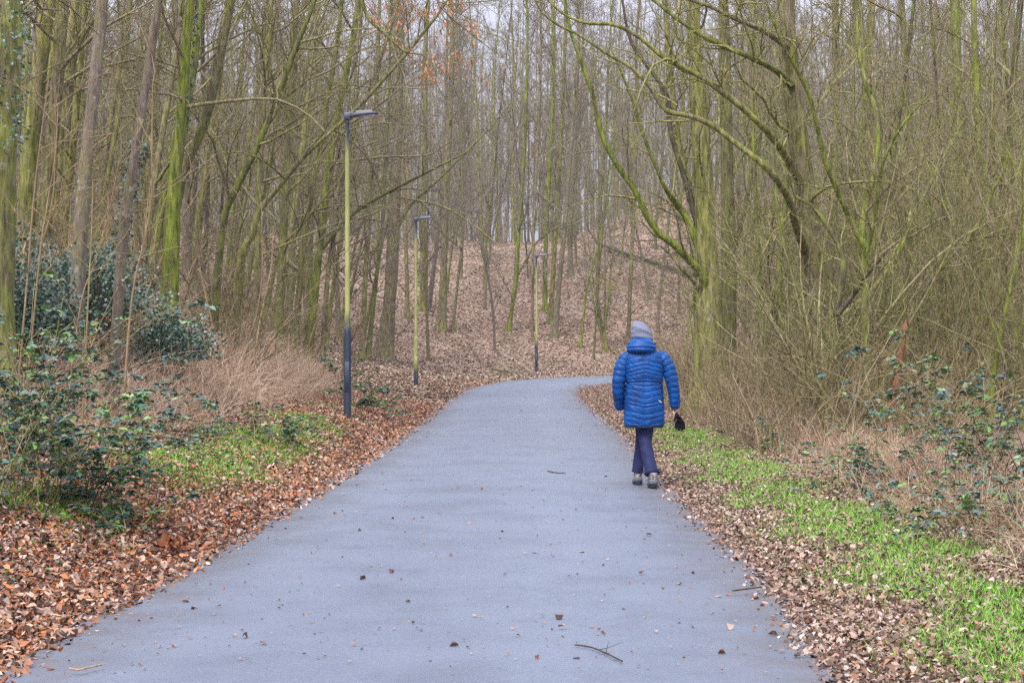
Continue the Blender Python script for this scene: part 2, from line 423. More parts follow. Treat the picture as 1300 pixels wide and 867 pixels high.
def trunk_mesh(P, R, sides=12, flare=True, rng=None, name='trunk'):
    P = np.asarray(P, float); n = len(P)
    # resample smoothly
    t = np.linspace(0, n - 1, max(22, n * 3)); 
    def cr(A):
        A = np.asarray(A, float)
        out = []
        for x in t:
            i = min(int(x), n - 2); f = x - i
            p0 = A[max(i - 1, 0)]; p1 = A[i]; p2 = A[i + 1]; p3 = A[min(i + 2, n - 1)]
            out.append(.5 * (2 * p1 + (p2 - p0) * f + (2 * p0 - 5 * p1 + 4 * p2 - p3) * f * f + (3 * p1 - p0 - 3 * p2 + p3) * f ** 3))
        return np.array(out)
    PP = cr(P); RR = np.maximum(cr(np.asarray(R)[:, None])[:, 0], .004)
    V, q = tube_geo(PP[None], RR[None], sides)
    ring = V.reshape(len(PP), sides, 3)
    if rng is not None:
        a = np.arange(sides) * 2 * math.pi / sides
        z = PP[:, 2] - PP[0, 2]
        for j in range(len(PP)):
            fl = .0
            if flare: fl = .75 * math.exp(-z[j] / (RR[0] * 2.2 + .05)) * (1 + .5 * np.sin(a * 3 + 1.2))
            lump = 1 + .07 * np.sin(a * 2 + j * .9) + .05 * np.sin(a * 3 - j * .6) + fl
            ring[j] = PP[j] + (ring[j] - PP[j]) * np.asarray(lump)[:, None] if np.ndim(lump) else ring[j]
    me = np_mesh(name, ring.reshape(-1, 3), [q], True)
    return me, PP, RR

def add_tree(name, base, P, R, label, cat, group=None, bark='bark_olive', twig='twig', seed=0, limbs=10, br=6, tw=6, tl=0, t0=.25, Ll=.25, la=(35, 65), up=.05, wb=.12,
             bias=None, limb_list=(), rmin=.0035, tpow=1.0, sides=12):
    """P: world points of the trunk; limb_list: list of (pts, radii, label or None) in world space"""
    rng = np.random.default_rng(seed)
    root = empty(name, tuple(base)); tag(root, label, cat, group)
    P = np.asarray(P, float) - np.asarray(base)
    me, PP, RR = trunk_mesh(P, R, sides, True, rng)
    link_mesh('trunk', me, M[bark], root)
    ex = None; eP = []; eR = []
    for it in limb_list:
        lp = np.asarray(it[0], float) - np.asarray(base)
        lm, LP, LR = trunk_mesh(lp, np.asarray(it[1]) * .78, 8, False, rng, 'limb')
        o = link_mesh('limb', lm, M[it[3] if len(it) > 3 else bark], root)
        if len(it) > 2 and it[2]: o['label'] = it[2]
        k = np.linspace(0, len(LP) - 1, 8).astype(int)
        eP.append(LP[k]); eR.append(LR[k])
    k = np.linspace(0, len(PP) - 1, 12).astype(int)
    g, tws = crown_geo(rng, PP[None, k], RR[None, k], limbs, br, tw, tl, t0, .98, Ll, la, up, wb, bias, tpow, rmin, (np.array(eP), np.array(eR)) if eP else None)
    link_mesh('branches', g.mesh('branches'), M[twig], root)
    return root, tws

def px_tree(name, pts, label, cat='tree', depth=None, top=None, **kw):
    """pts: [(px,py,width_px)...] base first, traced from the photo; stands where the base pixel meets the ground"""
    seed = kw.get('seed', 0); rng = np.random.default_rng(seed + 500)
    still = bool(kw.get('limb_list'))
    if depth is None: bx, by, bz = hit(pts[0][0], pts[0][1])
    else:
        by = depth; bx = (pts[0][0] - 650) / FPX * by; bz = tz(bx, by)
    drift = 0.0 if still else rng.uniform(-.8, .8)
    kt = (.72 if by > 45 else .74 if by > 25 else .85) if not still else 1.0
    P = [np.array([bx, by, bz - .12])]; R = [pts[0][2] * kt / 2 / FPX * by]
    zspan = 8.
    for (px, py, w) in pts[1:]:
        z = CAM_H - (py - 430) / FPX * by
        if z < bz + .25: continue
        Y = by + drift * (z - bz) / zspan
        p = at(px, py, Y); P.append(p); R.append(w * kt / 2 / FPX * Y)
    H = bz + (top if top else rng.uniform(13, 18))
    while P[-1][2] < H:
        d = unit(P[-1] - P[-2]); d = unit(d + np.array([rng.normal(0, .05), rng.normal(0, .05), .25]))
        P.append(P[-1] + d * 2.2); R.append(max(R[-1] * .83, .01))
    return add_tree(name, (bx, by, bz), P, R, label, cat, **kw)

# ------------------------------------------------------------------ lamps
def lamp_mat(z0):
    m, nt, b = new_mat("lamp_paint_with_algae")
    tc = nt.nodes.new('ShaderNodeTexCoord'); sx = nt.nodes.new('ShaderNodeSeparateXYZ'); nt.links.new(tc.outputs['Object'], sx.inputs[0])
    n1 = noise(nt, coords(nt, 'Object', (1, 1, .12)), 22, 4, .7)
    ad = N(nt, 'ShaderNodeMath', operation='MULTIPLY_ADD'); ad.inputs[1].default_value = 1.1; nt.links.new(n1.outputs[0], ad.inputs[0]); nt.links.new(sx.outputs[2], ad.inputs[2])
    mask = ramp(nt, ad.outputs[0], [(0, (0, 0, 0)), (1, (1, 1, 1))])
    mr = N(nt, 'ShaderNodeMapRange'); mr.inputs['From Min'].default_value = z0 + .50; mr.inputs['From Max'].default_value = z0 + .85; nt.links.new(ad.outputs[0], mr.inputs[0])
    mr2 = N(nt, 'ShaderNodeMapRange'); mr2.inputs['From Min'].default_value = 4.75; mr2.inputs['From Max'].default_value = 5.3
    mr2.inputs['To Min'].default_value = 1; mr2.inputs['To Max'].default_value = 0; nt.links.new(ad.outputs[0], mr2.inputs[0])
    mm = N(nt, 'ShaderNodeMath', operation='MULTIPLY'); nt.links.new(mr.outputs[0], mm.inputs[0]); nt.links.new(mr2.outputs[0], mm.inputs[1])
    n2 = noise(nt, coords(nt, 'Object', (1, 1, .2)), 9, 4)
    alg = ramp(nt, n2.outputs[0], [(.3, (.25, .27, .08)), (.7, (.48, .49, .18))])
    c = mixc(nt, mm.outputs[0], (.028, .040, .070), alg.outputs[0])
    nt.links.new(c, b.inputs['Base Color']); b.inputs['Roughness'].default_value = .55
    return m
M['lamp_head'] = plain('lamp_housing', (.075, .08, .12), .45, 0, .5, 30, .2)
M['lamp_fin'] = plain('lamp_top_fins', (.30, .31, .37), .5, 0, .5, 30, .2)
M['lens'] = plain('lamp_lens', (.55, .56, .58), .15)

def loft(rings, closed_ends=True):
    """rings: list of (k,3) arrays -> V, quads, caps"""
    k = len(rings[0]); V = np.concatenate(rings); F = []
    for r in range(len(rings) - 1):
        a = r * k + np.arange(k); b_ = r * k + (np.arange(k) + 1) % k
        F.append(np.stack([a, b_, b_ + k, a + k], 1))
    F = [np.concatenate(F)]
    if closed_ends:
        n = len(V); V = np.concatenate([V, [rings[0].mean(0)], [rings[-1].mean(0)]])
        a = np.arange(k); b_ = (a + 1) % k; o = (len(rings) - 1) * k
        F.append(np.stack([np.full(k, n), b_, a], 1)); F.append(np.stack([np.full(k, n + 1), a + o, b_ + o], 1))
    return V, F
def ell(cx, cy, z, a, b_, k=32, p=2.0, ph=0.0):
    t = np.arange(k) * 2 * math.pi / k + ph
    c, s = np.cos(t), np.sin(t)
    return np.stack([cx + a * np.sign(c) * np.abs(c) ** (2 / p), cy + b_ * np.sign(s) * np.abs(s) ** (2 / p), np.full(k, z)], 1)
def box_geo(x0, x1, y0, y1, z0, z1, bev=.0):
    r = [ell((x0 + x1) / 2, (y0 + y1) / 2, z, (x1 - x0) / 2 - bv, (y1 - y0) / 2 - bv, 24, 9) for z, bv in ((z0, bev), (z0 + bev, 0), (z1 - bev, 0), (z1, bev))]
    return loft(r)

def make_lamp(x, y, z, label, foot=1.5):
    M['lamp_pole'] = lamp_mat(foot)
    root = empty('street_lamp', (x, y, z)); tag(root, label, 'street lamp', 'street lamps along the left of the path')
    g = Geo()
    k = 16
    prof = [(-.3, .064), (0, .064), (1.42, .060), (1.5, .058), (1.53, .043), (1.6, .042), (3.2, .039), (4.9, .033), (4.96, .033)]
    V, F = loft([ell(0, 0, zz, r, r, k) for zz, r in prof]); g.add(V, F)
    link_mesh('pole', g.mesh('pole'), M['lamp_pole'], root)
    g = Geo(); V, F = box_geo(-.036, .036, -.068, -.058, .45, .95, .004); g.add(V, F)
    d = link_mesh('service_door', g.mesh('service_door'), M['lamp_pole'], root)
    g = Geo(); V, F = box_geo(-.055, .07, -.05, .05, 4.93, 5.05, .012); g.add(V, F)
    link_mesh('bracket', g.mesh('bracket'), M['lamp_head'], root)
    # luminaire: slim tapering slab, tilted up outwards
    rings = []
    for t in np.linspace(0, 1, 9):
        X = .05 + .46 * t; hw = (.085 + .035 * math.sin(t * math.pi)) * (1 if t < .95 else .8); th = .036 - .018 * t
        a = np.arange(20) * 2 * math.pi / 20
        rings.append(np.stack([np.full(20, X), hw * np.sign(np.cos(a)) * np.abs(np.cos(a)) ** .4, 5.0 + .04 * t + th * np.sign(np.sin(a)) * np.abs(np.sin(a)) ** .5], 1))
    V, F = loft(rings); g = Geo(); g.add(V, F)
    h = link_mesh('lamp_head', g.mesh('lamp_head'), M['lamp_head'], root)
    g = Geo()
    for i in range(9):
        yy = -.075 + i * .0187
        V, F = box_geo(.14, .42, yy - .004, yy + .004, 5.035, 5.07, .002); 
        V[:, 2] += (V[:, 0] - .14) * .055
        g.add(V, F)
    link_mesh('cooling_fins', g.mesh('cooling_fins', False), M['lamp_fin'], h)
    g = Geo(); V, F = box_geo(.20, .46, -.08, .08, 4.972, 4.985, .003); V[:, 2] += (V[:, 0] - .2) * .10 + .004; g.add(V, F)
    link_mesh('lens', g.mesh('lens'), M['lens'], h)
    return root
Lx, Ly = (441 - 650) / 77.0, 2240 / 77.0
make_lamp(Lx, Ly, tz(Lx, Ly), 'nearest and tallest looking street lamp with green algae on its pole, dark blue foot')
Lx, Ly = (528 - 650) / 43.0, 2240 / 43.0
make_lamp(Lx, Ly, .08, 'middle of the three street lamps, pole all green down to a short dark foot', .45)
Lx, Ly = (681 - 650) / 30.6, 2240 / 30.6
make_lamp(Lx, Ly, -.02, 'farthest and smallest street lamp, where the path bends right below the slope', 1.35)

# ------------------------------------------------------------------ person
def person():
    root = empty('person', (1.38, 18.18, .02)); 
    tag(root, 'person in a blue quilted jacket and grey beanie walking away on the path', 'person')
    CY = .2
    skin = plain('skin', (.55, .30, .22), .55, 0, .4, 40, .1)
    eyem = plain('eye', (.05, .04, .03), .2)
    # ---- body : skinned skeleton
    vs_, es_, rs_ = [], [], []
    def v(x, y, z, r, par=None):
        vs_.append((x, y, z)); rs_.append(r if isinstance(r, tuple) else (r, r))
        if par is not None: es_.append((par, len(vs_) - 1))
        return len(vs_) - 1
    pel = v(0, CY, .93, (.13, .10)); wa = v(0, CY, 1.08, (.115, .085), pel); ch = v(0, CY, 1.24, (.135, .095), wa)
    cl = v(0, CY - .005, 1.37, (.10, .075), ch); nk = v(-.01, CY, 1.45, .052, cl); v(-.02, CY + .01, 1.54, .055, nk)
    hl = v(-.050, CY + .02, .86, .070, pel); kl = v(-.024, CY + .13, .48, .048, hl); al = v(-.055, CY + .17, .10, .036, kl); v(-.06, CY + .30, .05, .034, al)
    hr = v(.058, CY, .86, .070, pel); kr = v(.005, CY - .02, .49, .052, hr); ar = v(.065, CY - .20, .10, .036, kr); v(.075, CY - .07, .05, .034, ar)
    sr = v(.165, CY, 1.345, .052, cl); er = v(.285, CY - .02, 1.07, .040, sr); wr = v(.325, CY + .01, .825, .026, er)
    pr = v(.333, CY + .015, .765, (.034, .016), wr)
    for j, (dx, dl) in enumerate(((-.026, .062), (-.009, .072), (.009, .068), (.026, .052))):
        a = v(.333 + dx * .9, CY + .015, .752, .009, pr); b_ = v(.333 + dx, CY + .0, .752 - dl * .5, .0085, a)
        c_ = v(.333 + dx, CY - .022, .752 - dl * .62, .008, b_); v(.333 + dx * .95, CY - .036, .752 - dl * .42, .007, c_)
    t1 = v(.305, CY + .0, .79, .010, wr); t2 = v(.302, CY - .02, .755, .0095, t1); v(.312, CY - .036, .732, .008, t2)
    sl_ = v(-.165, CY, 1.345, .052, cl); el = v(-.265, CY - .03, 1.08, .040, sl_); wl = v(-.235, CY + .13, .91, .026, el)
    pl = v(-.20, CY + .17, .895, (.034, .016), wl)
    for j, dx in enumerate((-.024, -.008, .008, .024)):
        a = v(-.195 + dx * .5, CY + .185, .885 + dx * .8, .009, pl); b_ = v(-.165 + dx * .2, CY + .205, .86 + dx, .0085, a); v(-.14, CY + .205, .845 + dx, .0075, b_)
    tt = v(-.205, CY + .15, .925, .010, wl); v(-.175, CY + .165, .928, .009, tt)
    me = bpy.data.meshes.new('b'); me.from_pydata(vs_, es_, []); o = bpy.data.objects.new('b', me); COL.objects.link(o)
    sk = o.modifiers.new('s', 'SKIN'); sk.use_smooth_shade = True
    for i, r in enumerate(rs_): me.skin_vertices[0].data[i].radius = r
    me.skin_vertices[0].data[0].use_root = True
    ss = o.modifiers.new('ss', 'SUBSURF'); ss.levels = 2; ss.render_levels = 2
    dg = bpy.context.evaluated_depsgraph_get(); bm = bpy.data.meshes.new_from_object(o.evaluated_get(dg))
    bpy.data.objects.remove(o)
    BV = np.array([v_.co[:] for v_ in bm.vertices]); g = Geo()
    polys = [list(p.vertices) for p in bm.polygons]
    quads = np.array([p for p in polys if len(p) == 4]); tris = np.array([p for p in polys if len(p) == 3]).reshape(-1, 3)
    g.add(BV, [quads, tris])
    # head with a face (looks along +y)
    nu, nv = 40, 28; HV = []
    for j in range(nv + 1):
        ph = math.pi * j / nv
        for i in range(nu):
            th = 2 * math.pi * i / nu
            x, y, z = math.sin(ph) * math.cos(th), math.sin(ph) * math.sin(th), math.cos(ph)
            X, Y, Z = .074 * x, .093 * y, .112 * z
            if Z < -.02: X *= 1 - .30 * (-Z - .02) / .09; Y *= 1 - .10 * (-Z - .02) / .09
            if y > .3:
                Y += .022 * math.exp(-((X / .011) ** 2)) * math.exp(-(((Z + .018) / .02) ** 2))       # nose
                for sgn in (-1, 1): Y -= .010 * math.exp(-(((X - sgn * .031) / .015) ** 2) - ((Z - .008) / .012) ** 2)   # sockets
                Y += .006 * math.exp(-((X / .022) ** 2) - ((Z + .055) / .006) ** 2) - .004 * math.exp(-((X / .025) ** 2) - ((Z + .049) / .003) ** 2)
                Y += .007 * math.exp(-((X / .02) ** 2) - ((Z + .09) / .014) ** 2)
            HV.append((X - .022, Y + CY + .035, Z * .93 + 1.570))
    F = []
    for j in range(nv):
        for i in range(nu): F.append((j * nu + i, (j + 1) * nu + i, (j + 1) * nu + (i + 1) % nu, j * nu + (i + 1) % nu))
    g.add(HV, np.array(F))
    def ball(c, r, mat=0, sc=(1, 1, 1), n=10):
        rings = [ell(c[0], c[1], c[2] + r * sc[2] * math.cos(p), r * sc[0] * math.sin(p) + 1e-5, r * sc[1] * math.sin(p) + 1e-5, n) for p in np.linspace(math.pi, 0, 7)]
        V, F_ = loft(rings); g.add(V, F_, None, mat)
    for sgn in (-1, 1):
        ball((-.022 + sgn * .031, CY + .035 + .077, 1.577), .011, 1)
        ball((-.022 + sgn * .076, CY + .025, 1.58), .03, 0, (.3, .6, 1))
    link_mesh('body', g.mesh('body'), [skin, eyem], root)

    # ---- materials
    jm, nt, b = new_mat('blue_quilted_nylon')
    n = noise(nt, coords(nt), 9, 2, .5)
    cc = ramp(nt, n.outputs[0], [(.3, (.0003, .034, .150)), (.7, (.0008, .076, .31))]); nt.links.new(cc.outputs[0], b.inputs['Base Color'])
    b.inputs['Roughness'].default_value = .46; b.inputs['Specular IOR Level'].default_value = .28
    n2 = noise(nt, coords(nt, 'Object', (1, 1, 2.2)), 24, 2, .5); bump(nt, b, n2.outputs[0], .45, .014)
    trm = plain('navy_trouser_cloth', (.013, .019, .075), .75, 0, .3, 14, .25, .3)
    hatm, nt, b = new_mat('grey_knit'); b.inputs['Roughness'].default_value = .95
    wv = N(nt, 'ShaderNodeTexWave'); wv.inputs['Scale'].default_value = 60; wv.bands_direction = 'X'; wv.inputs['Distortion'].default_value = 1.0
    nt.links.new(coords(nt), wv.inputs['Vector'])
    cc = ramp(nt, wv.outputs[0], [(0, (.13, .14, .20)), (1, (.24, .255, .34))]); nt.links.new(cc.outputs[0], b.inputs['Base Color']); bump(nt, b, wv.outputs[0], .5, .004)
    # ---- jacket
    prof = [(.615, .196, .135), (.63, .208, .15), (.70, .212, .155), (.80, .208, .155), (.92, .203, .152), (1.03, .196, .142), (1.10, .196, .138), (1.20, .204, .140), (1.30, .206, .135), (1.345, .200, .125), (1.375, .182, .112), (1.40, .150, .098), (1.42, .118, .085), (1.435, .092, .075), (1.47, .078, .072)]
    pz, pa, pb = (np.array(c) for c in zip(*prof))
    K = 128; zs = np.linspace(.615, 1.47, 230)
    th = np.arange(K) * 2 * math.pi / K
    rings = []
    for z in zs:
        a = np.interp(z, pz, pa); bb = np.interp(z, pz, pb)
        p = 2.6 if z < 1.33 else 2.6 - .6 * min(1, (z - 1.33) / .1)
        r = ell(-.004, CY, z, a, bb, K, p)
        u = r[:, 0] / .2                                    # -1..1 across the back
        arch = np.where(z > 1.08, -.050, .046) * min(1, abs(z - 1.08) / .05) * np.abs(u)    # chevrons flip at the waist
        sp_ = .046 if z > 1.05 else .056
        base = (z - 1.08 - arch) / sp_
        base = base + .16 * np.sin(base * 1.7 + 1) + .10 * np.sin(base * 2.9)
        f = base - np.floor(base)
        puff = .0090 * (np.sin(np.pi * f) ** .38) - .006
        wr_ = .0022 * np.sin(u * 17 + z * 90) * np.sin(z * 41 + u * 5) + .0018 * np.sin(u * 41 + np.floor(base) * 2.3) * np.sin(np.pi * f)
        seam = -.006 * np.exp(-((u) / .035) ** 2) * (np.sin(th) < 0)
        fade = 1 if z < 1.40 else max(0.2, 1 - (z - 1.40) / .05)
        nx = np.cos(th); ny = np.sin(th)
        off = (puff + wr_) * fade + seam
        # cinched waist folds
        off -= .010 * np.exp(-((z - 1.085 + .02 * u * u) / .012) ** 2)
        if z < .632: off = off * 0 - .004
        r[:, 0] += nx * off; r[:, 1] += ny * off
        rings.append(r)
    g = Geo(); V, F = loft(rings); g.add(V, F)
    # inner lining edge, closes the hem
    def sleeve(pts, rads, seed):
        pts = np.array(pts, float); n = 110; t = np.linspace(0, len(pts) - 1, n)
        P = np.stack([np.interp(t, np.arange(len(pts)), pts[:, k]) for k in range(3)], 1)
        for _ in range(12): P[1:-1] = (P[:-2] + 2 * P[1:-1] + P[2:]) / 4
        R = np.interp(t, np.arange(len(pts)), rads)
        V, q_ = tube_geo(P[None], R[None], 40); ring = V.reshape(n, 40, 3)
        s = np.concatenate([[0], np.cumsum(np.linalg.norm(np.diff(P, axis=0), axis=1))])
        a = np.arange(40) * 2 * math.pi / 40
        for j in range(n):
            ph = (s[j] + .010 * np.sin(a + seed)) / .058; f = ph - np.floor(ph)
            sc = 1 + (.15 * np.sin(np.pi * f) ** .4 - .09) + .035 * np.sin(a * 3 + s[j] * 60 + seed) * np.sin(s[j] * 37 + a)
            if j > n - 4: sc = np.full(40, .90)
            ring[j] = P[j] + (ring[j] - P[j]) * sc[:, None]
        V2, F2 = loft([ring[j] for j in range(n)]); return V2, F2
    V, F = loft(rings); 
    link_mesh('jacket', g.mesh('jacket'), jm, root)
    V, F = sleeve([(.135, CY, 1.375), (.193, CY - .005, 1.322), (.243, CY - .012, 1.24), (.283, CY - .02, 1.10), (.306, CY - .01, .97), (.322, CY + .005, .805)], [.052, .070, .073, .066, .060, .050], 0)
    g = Geo(); g.add(V, F); link_mesh('sleeve', g.mesh('sleeve'), jm, root)
    V, F = sleeve([(-.135, CY, 1.375), (-.193, CY - .005, 1.322), (-.240, CY - .015, 1.24), (-.268, CY - .03, 1.10), (-.272, CY + .0, .97), (-.250, CY + .09, .83), (-.245, CY + .11, .815)], [.052, .070, .074, .068, .064, .054, .05], 2)
    g = Geo(); g.add(V, F); link_mesh('sleeve', g.mesh('sleeve'), jm, root)
    # hem drawstring lining
    hb = plain('dark_lining', (.015, .02, .05), .8)
    g = Geo(); V, F = loft([ell(-.004, CY, z, a, bb, 64, 2.6) for z, a, bb in ((.607, .185, .13), (.607, .200, .142), (.622, .203, .146), (.63, .19, .135))]); g.add(V, F)
    link_mesh('hem', g.mesh('hem'), hb, root)
    # hood
    g = Geo(); rings = []
    nr = 46
    for j, t in enumerate(np.linspace(0, 1, nr)):
        z = 1.385 + .175 * t
        w = np.interp(t, [0, .06, .2, .4, .6, .8, .92, 1], [.11, .140, .156, .158, .143, .112, .075, .02])
        ta = np.arange(48) * 2 * math.pi / 48
        ph = t * 3.3 + .55 * np.cos(ta) ** 2 * t + .12 * np.cos(ta); f = ph - np.floor(ph); pf = .92 + .085 * np.sin(math.pi * f) ** .45 + .012 * np.sin(ta * 5 + j * .35)
        if t < .10: pf = np.full(48, .98)
        r = ell(-.035, CY - .045 + .02 * t, z, w, w * .82, 48, 2.2)
        c0 = np.array([-.035, CY - .045 + .02 * t]); r[:, :2] = c0 + (r[:, :2] - c0) * pf[:, None]
        r[:, 2] -= .35 * np.maximum(0, np.abs(r[:, 0] + .035) - .03) ** 2 * 8 * t * .5
        rings.append(r)
    V, F = loft(rings); g.add(V, F); link_mesh('hood', g.mesh('hood'), jm, root)
    # logo: small pale squiggle on the lower right back
    lg = plain('pale_print', (.75, .78, .85), .6)
    g = Geo(); P = np.array([[(.138, 0, .895), (.146, 0, .878), (.154, 0, .888), (.160, 0, .872), (.168, 0, .868)]]); P[:, :, 1] = CY - .163
    # fit on the surface of the back
    for k in range(P.shape[1]):
        x, z = P[0, k, 0], P[0, k, 2]; a = np.interp(z, pz, pa); bb = np.interp(z, pz, pb)
        P[0, k, 1] = CY - bb * (1 - min(.98, abs((x + .004) / a)) ** 2.6) ** (1 / 2.6) - .009
    g.tubes(P, np.full((1, 5), .0045), 6); link_mesh('logo', g.mesh('logo'), lg, root)
    # ---- trousers
    def leg(pts, rads, seed):
        pts = np.array(pts, float); n = 60; t = np.linspace(0, len(pts) - 1, n)
        P = np.stack([np.interp(t, np.arange(len(pts)), pts[:, k]) for k in range(3)], 1)
        for _ in range(6): P[1:-1] = (P[:-2] + 2 * P[1:-1] + P[2:]) / 4
        R = np.interp(t, np.arange(len(pts)), rads)
        V, q_ = tube_geo(P[None], R[None], 32); ring = V.reshape(n, 32, 3); a = np.arange(32) * 2 * math.pi / 32
        for j in range(n):
            z = P[j, 2]
            wr_ = .035 * np.sin(a * 2 + z * 34 + seed) + .025 * np.sin(a * 3 - z * 55 + seed)
            low = math.exp(-((z - .15) / .05) ** 2)
            wr_ = wr_ + low * .11 * np.sin(z * 210 + a * 1.0 + seed)
            ring[j] = P[j] + (ring[j] - P[j]) * (1 + wr_)[:, None]
        return loft([ring[j] for j in range(n)])
    g = Geo()
    V, F = leg([(.062, CY, .95), (.055, CY, .80), (.022, CY - .01, .62), (.004, CY - .02, .48), (.034, CY - .12, .28), (.066, CY - .20, .135)], [.105, .098, .080, .067, .064, .074], 0); g.add(V, F)
    V, F = leg([(-.055, CY, .95), (-.045, CY + .02, .80), (-.022, CY + .08, .62), (-.022, CY + .13, .48), (-.046, CY + .15, .28), (-.060, CY + .165, .13)], [.105, .092, .070, .058, .055, .064], 1.7); g.add(V, F)
    V, F = loft([ell(0, CY, z, a, bb, 40, 2.3) for z, a, bb in ((.80, .13, .10), (.86, .155, .115), (.98, .16, .115), (1.05, .15, .105))]); g.add(V, F)
    link_mesh('trousers', g.mesh('trousers'), trm, root)
    # ---- boots
    bu, nt, b = new_mat('mottled_boot_fabric'); n = noise(nt, coords(nt), 42, 3)
    cc = ramp(nt, n.outputs[0], [(.32, (.03, .03, .035)), (.42, (.26, .25, .25)), (.55, (.40, .39, .37)), (.63, (.38, .22, .14)), (.7, (.10, .12, .14))], 'CONSTANT')
    nt.links.new(cc.outputs[0], b.inputs['Base Color']); b.inputs['Roughness'].default_value = .8
    sole = plain('dark_rubber_sole', (.035, .04, .05), .8, 0, .3, 40, .3); heel = plain('grey_heel_counter', (.09, .10, .13), .7)
    def outline(cx, cy, z, L, W, back, k=36):
        t = np.arange(k) * 2 * math.pi / k
        y = np.sin(t) * L / 2; x = np.cos(t) * W / 2 * (1 + .12 * np.sin(t)) 
        x = np.sign(np.cos(t)) * np.abs(np.cos(t)) ** .75 * W / 2 * (1 + .10 * np.sin(t))
        return np.stack([cx + x, cy + back + L / 2 + y, np.full(k, z)], 1)
    for (cx, cy) in ((.075, CY - .26), (-.055, CY + .11)):
        g = Geo(); V, F = loft([outline(cx, cy, z, L, W, bk) for z, L, W, bk in ((.0, .270, .098, .004), (.008, .282, .106, -.002), (.028, .282, .106, -.002), (.034, .27, .1, .004))]); g.add(V, F)
        bo = link_mesh('boot', Geo_boot(g0=None, outline=outline, cx=cx, cy=cy), bu, root)
        link_mesh('sole', g.mesh('sole'), sole, bo)
        g = Geo(); V, F = loft([outline(cx, cy, z, L, W, bk) for z, L, W, bk in ((.030, .075, .092, -.004), (.055, .07, .092, -.004), (.078, .05, .07, .001))]); g.add(V, F)
        link_mesh('heel_counter', g.mesh('heel_counter'), heel, bo)
    # ---- beanie and hair
    g = Geo(); rings = []
    tq = [0, .12, .3, .5, .7, .85, .95, 1.0]
    for t in np.linspace(0, 1, 34):
        z = 1.515 + .198 * t
        lf = np.interp(t, tq, [-.128, -.134, -.137, -.136, -.131, -.120, -.105, -.090]); rt = np.interp(t, tq, [.080, .086, .087, .078, .056, .022, -.015, -.060])
        cx = (lf + rt) / 2; w = (rt - lf) / 2; dp = np.interp(t, tq, [.105, .110, .112, .108, .090, .062, .035, .006]); cy = CY + .03 - .02 * t
        r = ell(cx, cy, z, w, dp, 40)
        a = np.arange(40) * 2 * math.pi / 40
        r[:, 2] += (-.10 * (r[:, 0] - cx) - .05 * np.abs(r[:, 0] - cx)) * min(1, t * 2) + .004 * np.sin(a * 2 + t * 9) - .008 * (1 - t) * np.cos(a)
        if .05 < t < .26: r[:, :2] = np.array([cx, cy]) + (r[:, :2] - np.array([cx, cy])) * 1.035
        r[:, 0] += .0035 * np.cos(a) * np.sin(t * 22 + 2 * np.sin(a)); r[:, 1] += .005 * np.sin(a) * np.sin(t * 16 + a)
        rings.append(r)
    V, F = loft(rings); g.add(V, F); link_mesh('beanie', g.mesh('beanie'), hatm, root)
    hm = plain('auburn_hair', (.22, .055, .02), .5, 0, .4, 90, .4)
    g = Geo(); rg = np.random.default_rng(3); P = []
    for _ in range(90):
        a = rg.uniform(-.5, .9); x0 = -.022 + .082 * math.cos(a); y0 = CY + .03 + .085 * math.sin(a)
        P.append([(x0, y0, 1.55), (x0 + .012, y0, 1.50), (x0 + .03 + rg.uniform(-.01, .01), y0 - .01, 1.455), (x0 + .035 + rg.uniform(-.012, .02), y0 + rg.uniform(-.02, .02), 1.41 + rg.uniform(-.01, .02))])
    g.tubes(np.array(P), np.tile([.005, .006, .005, .002], (90, 1)), 5); link_mesh('hair', g.mesh('hair'), hm, root)
    return root
def Geo_boot(g0, outline, cx, cy):
    g = Geo(); V, F = loft([outline(cx, cy, z, L, W, bk) for z, L, W, bk in ((.03, .272, .100, .004), (.05, .27, .102, .002), (.07, .25, .094, .002), (.09, .20, .088, .002), (.11, .14, .084, .004), (.135, .115, .088, .004), (.155, .115, .092, .002))])
    g.add(V, F); return g.mesh('boot')
P_ROOT = person()

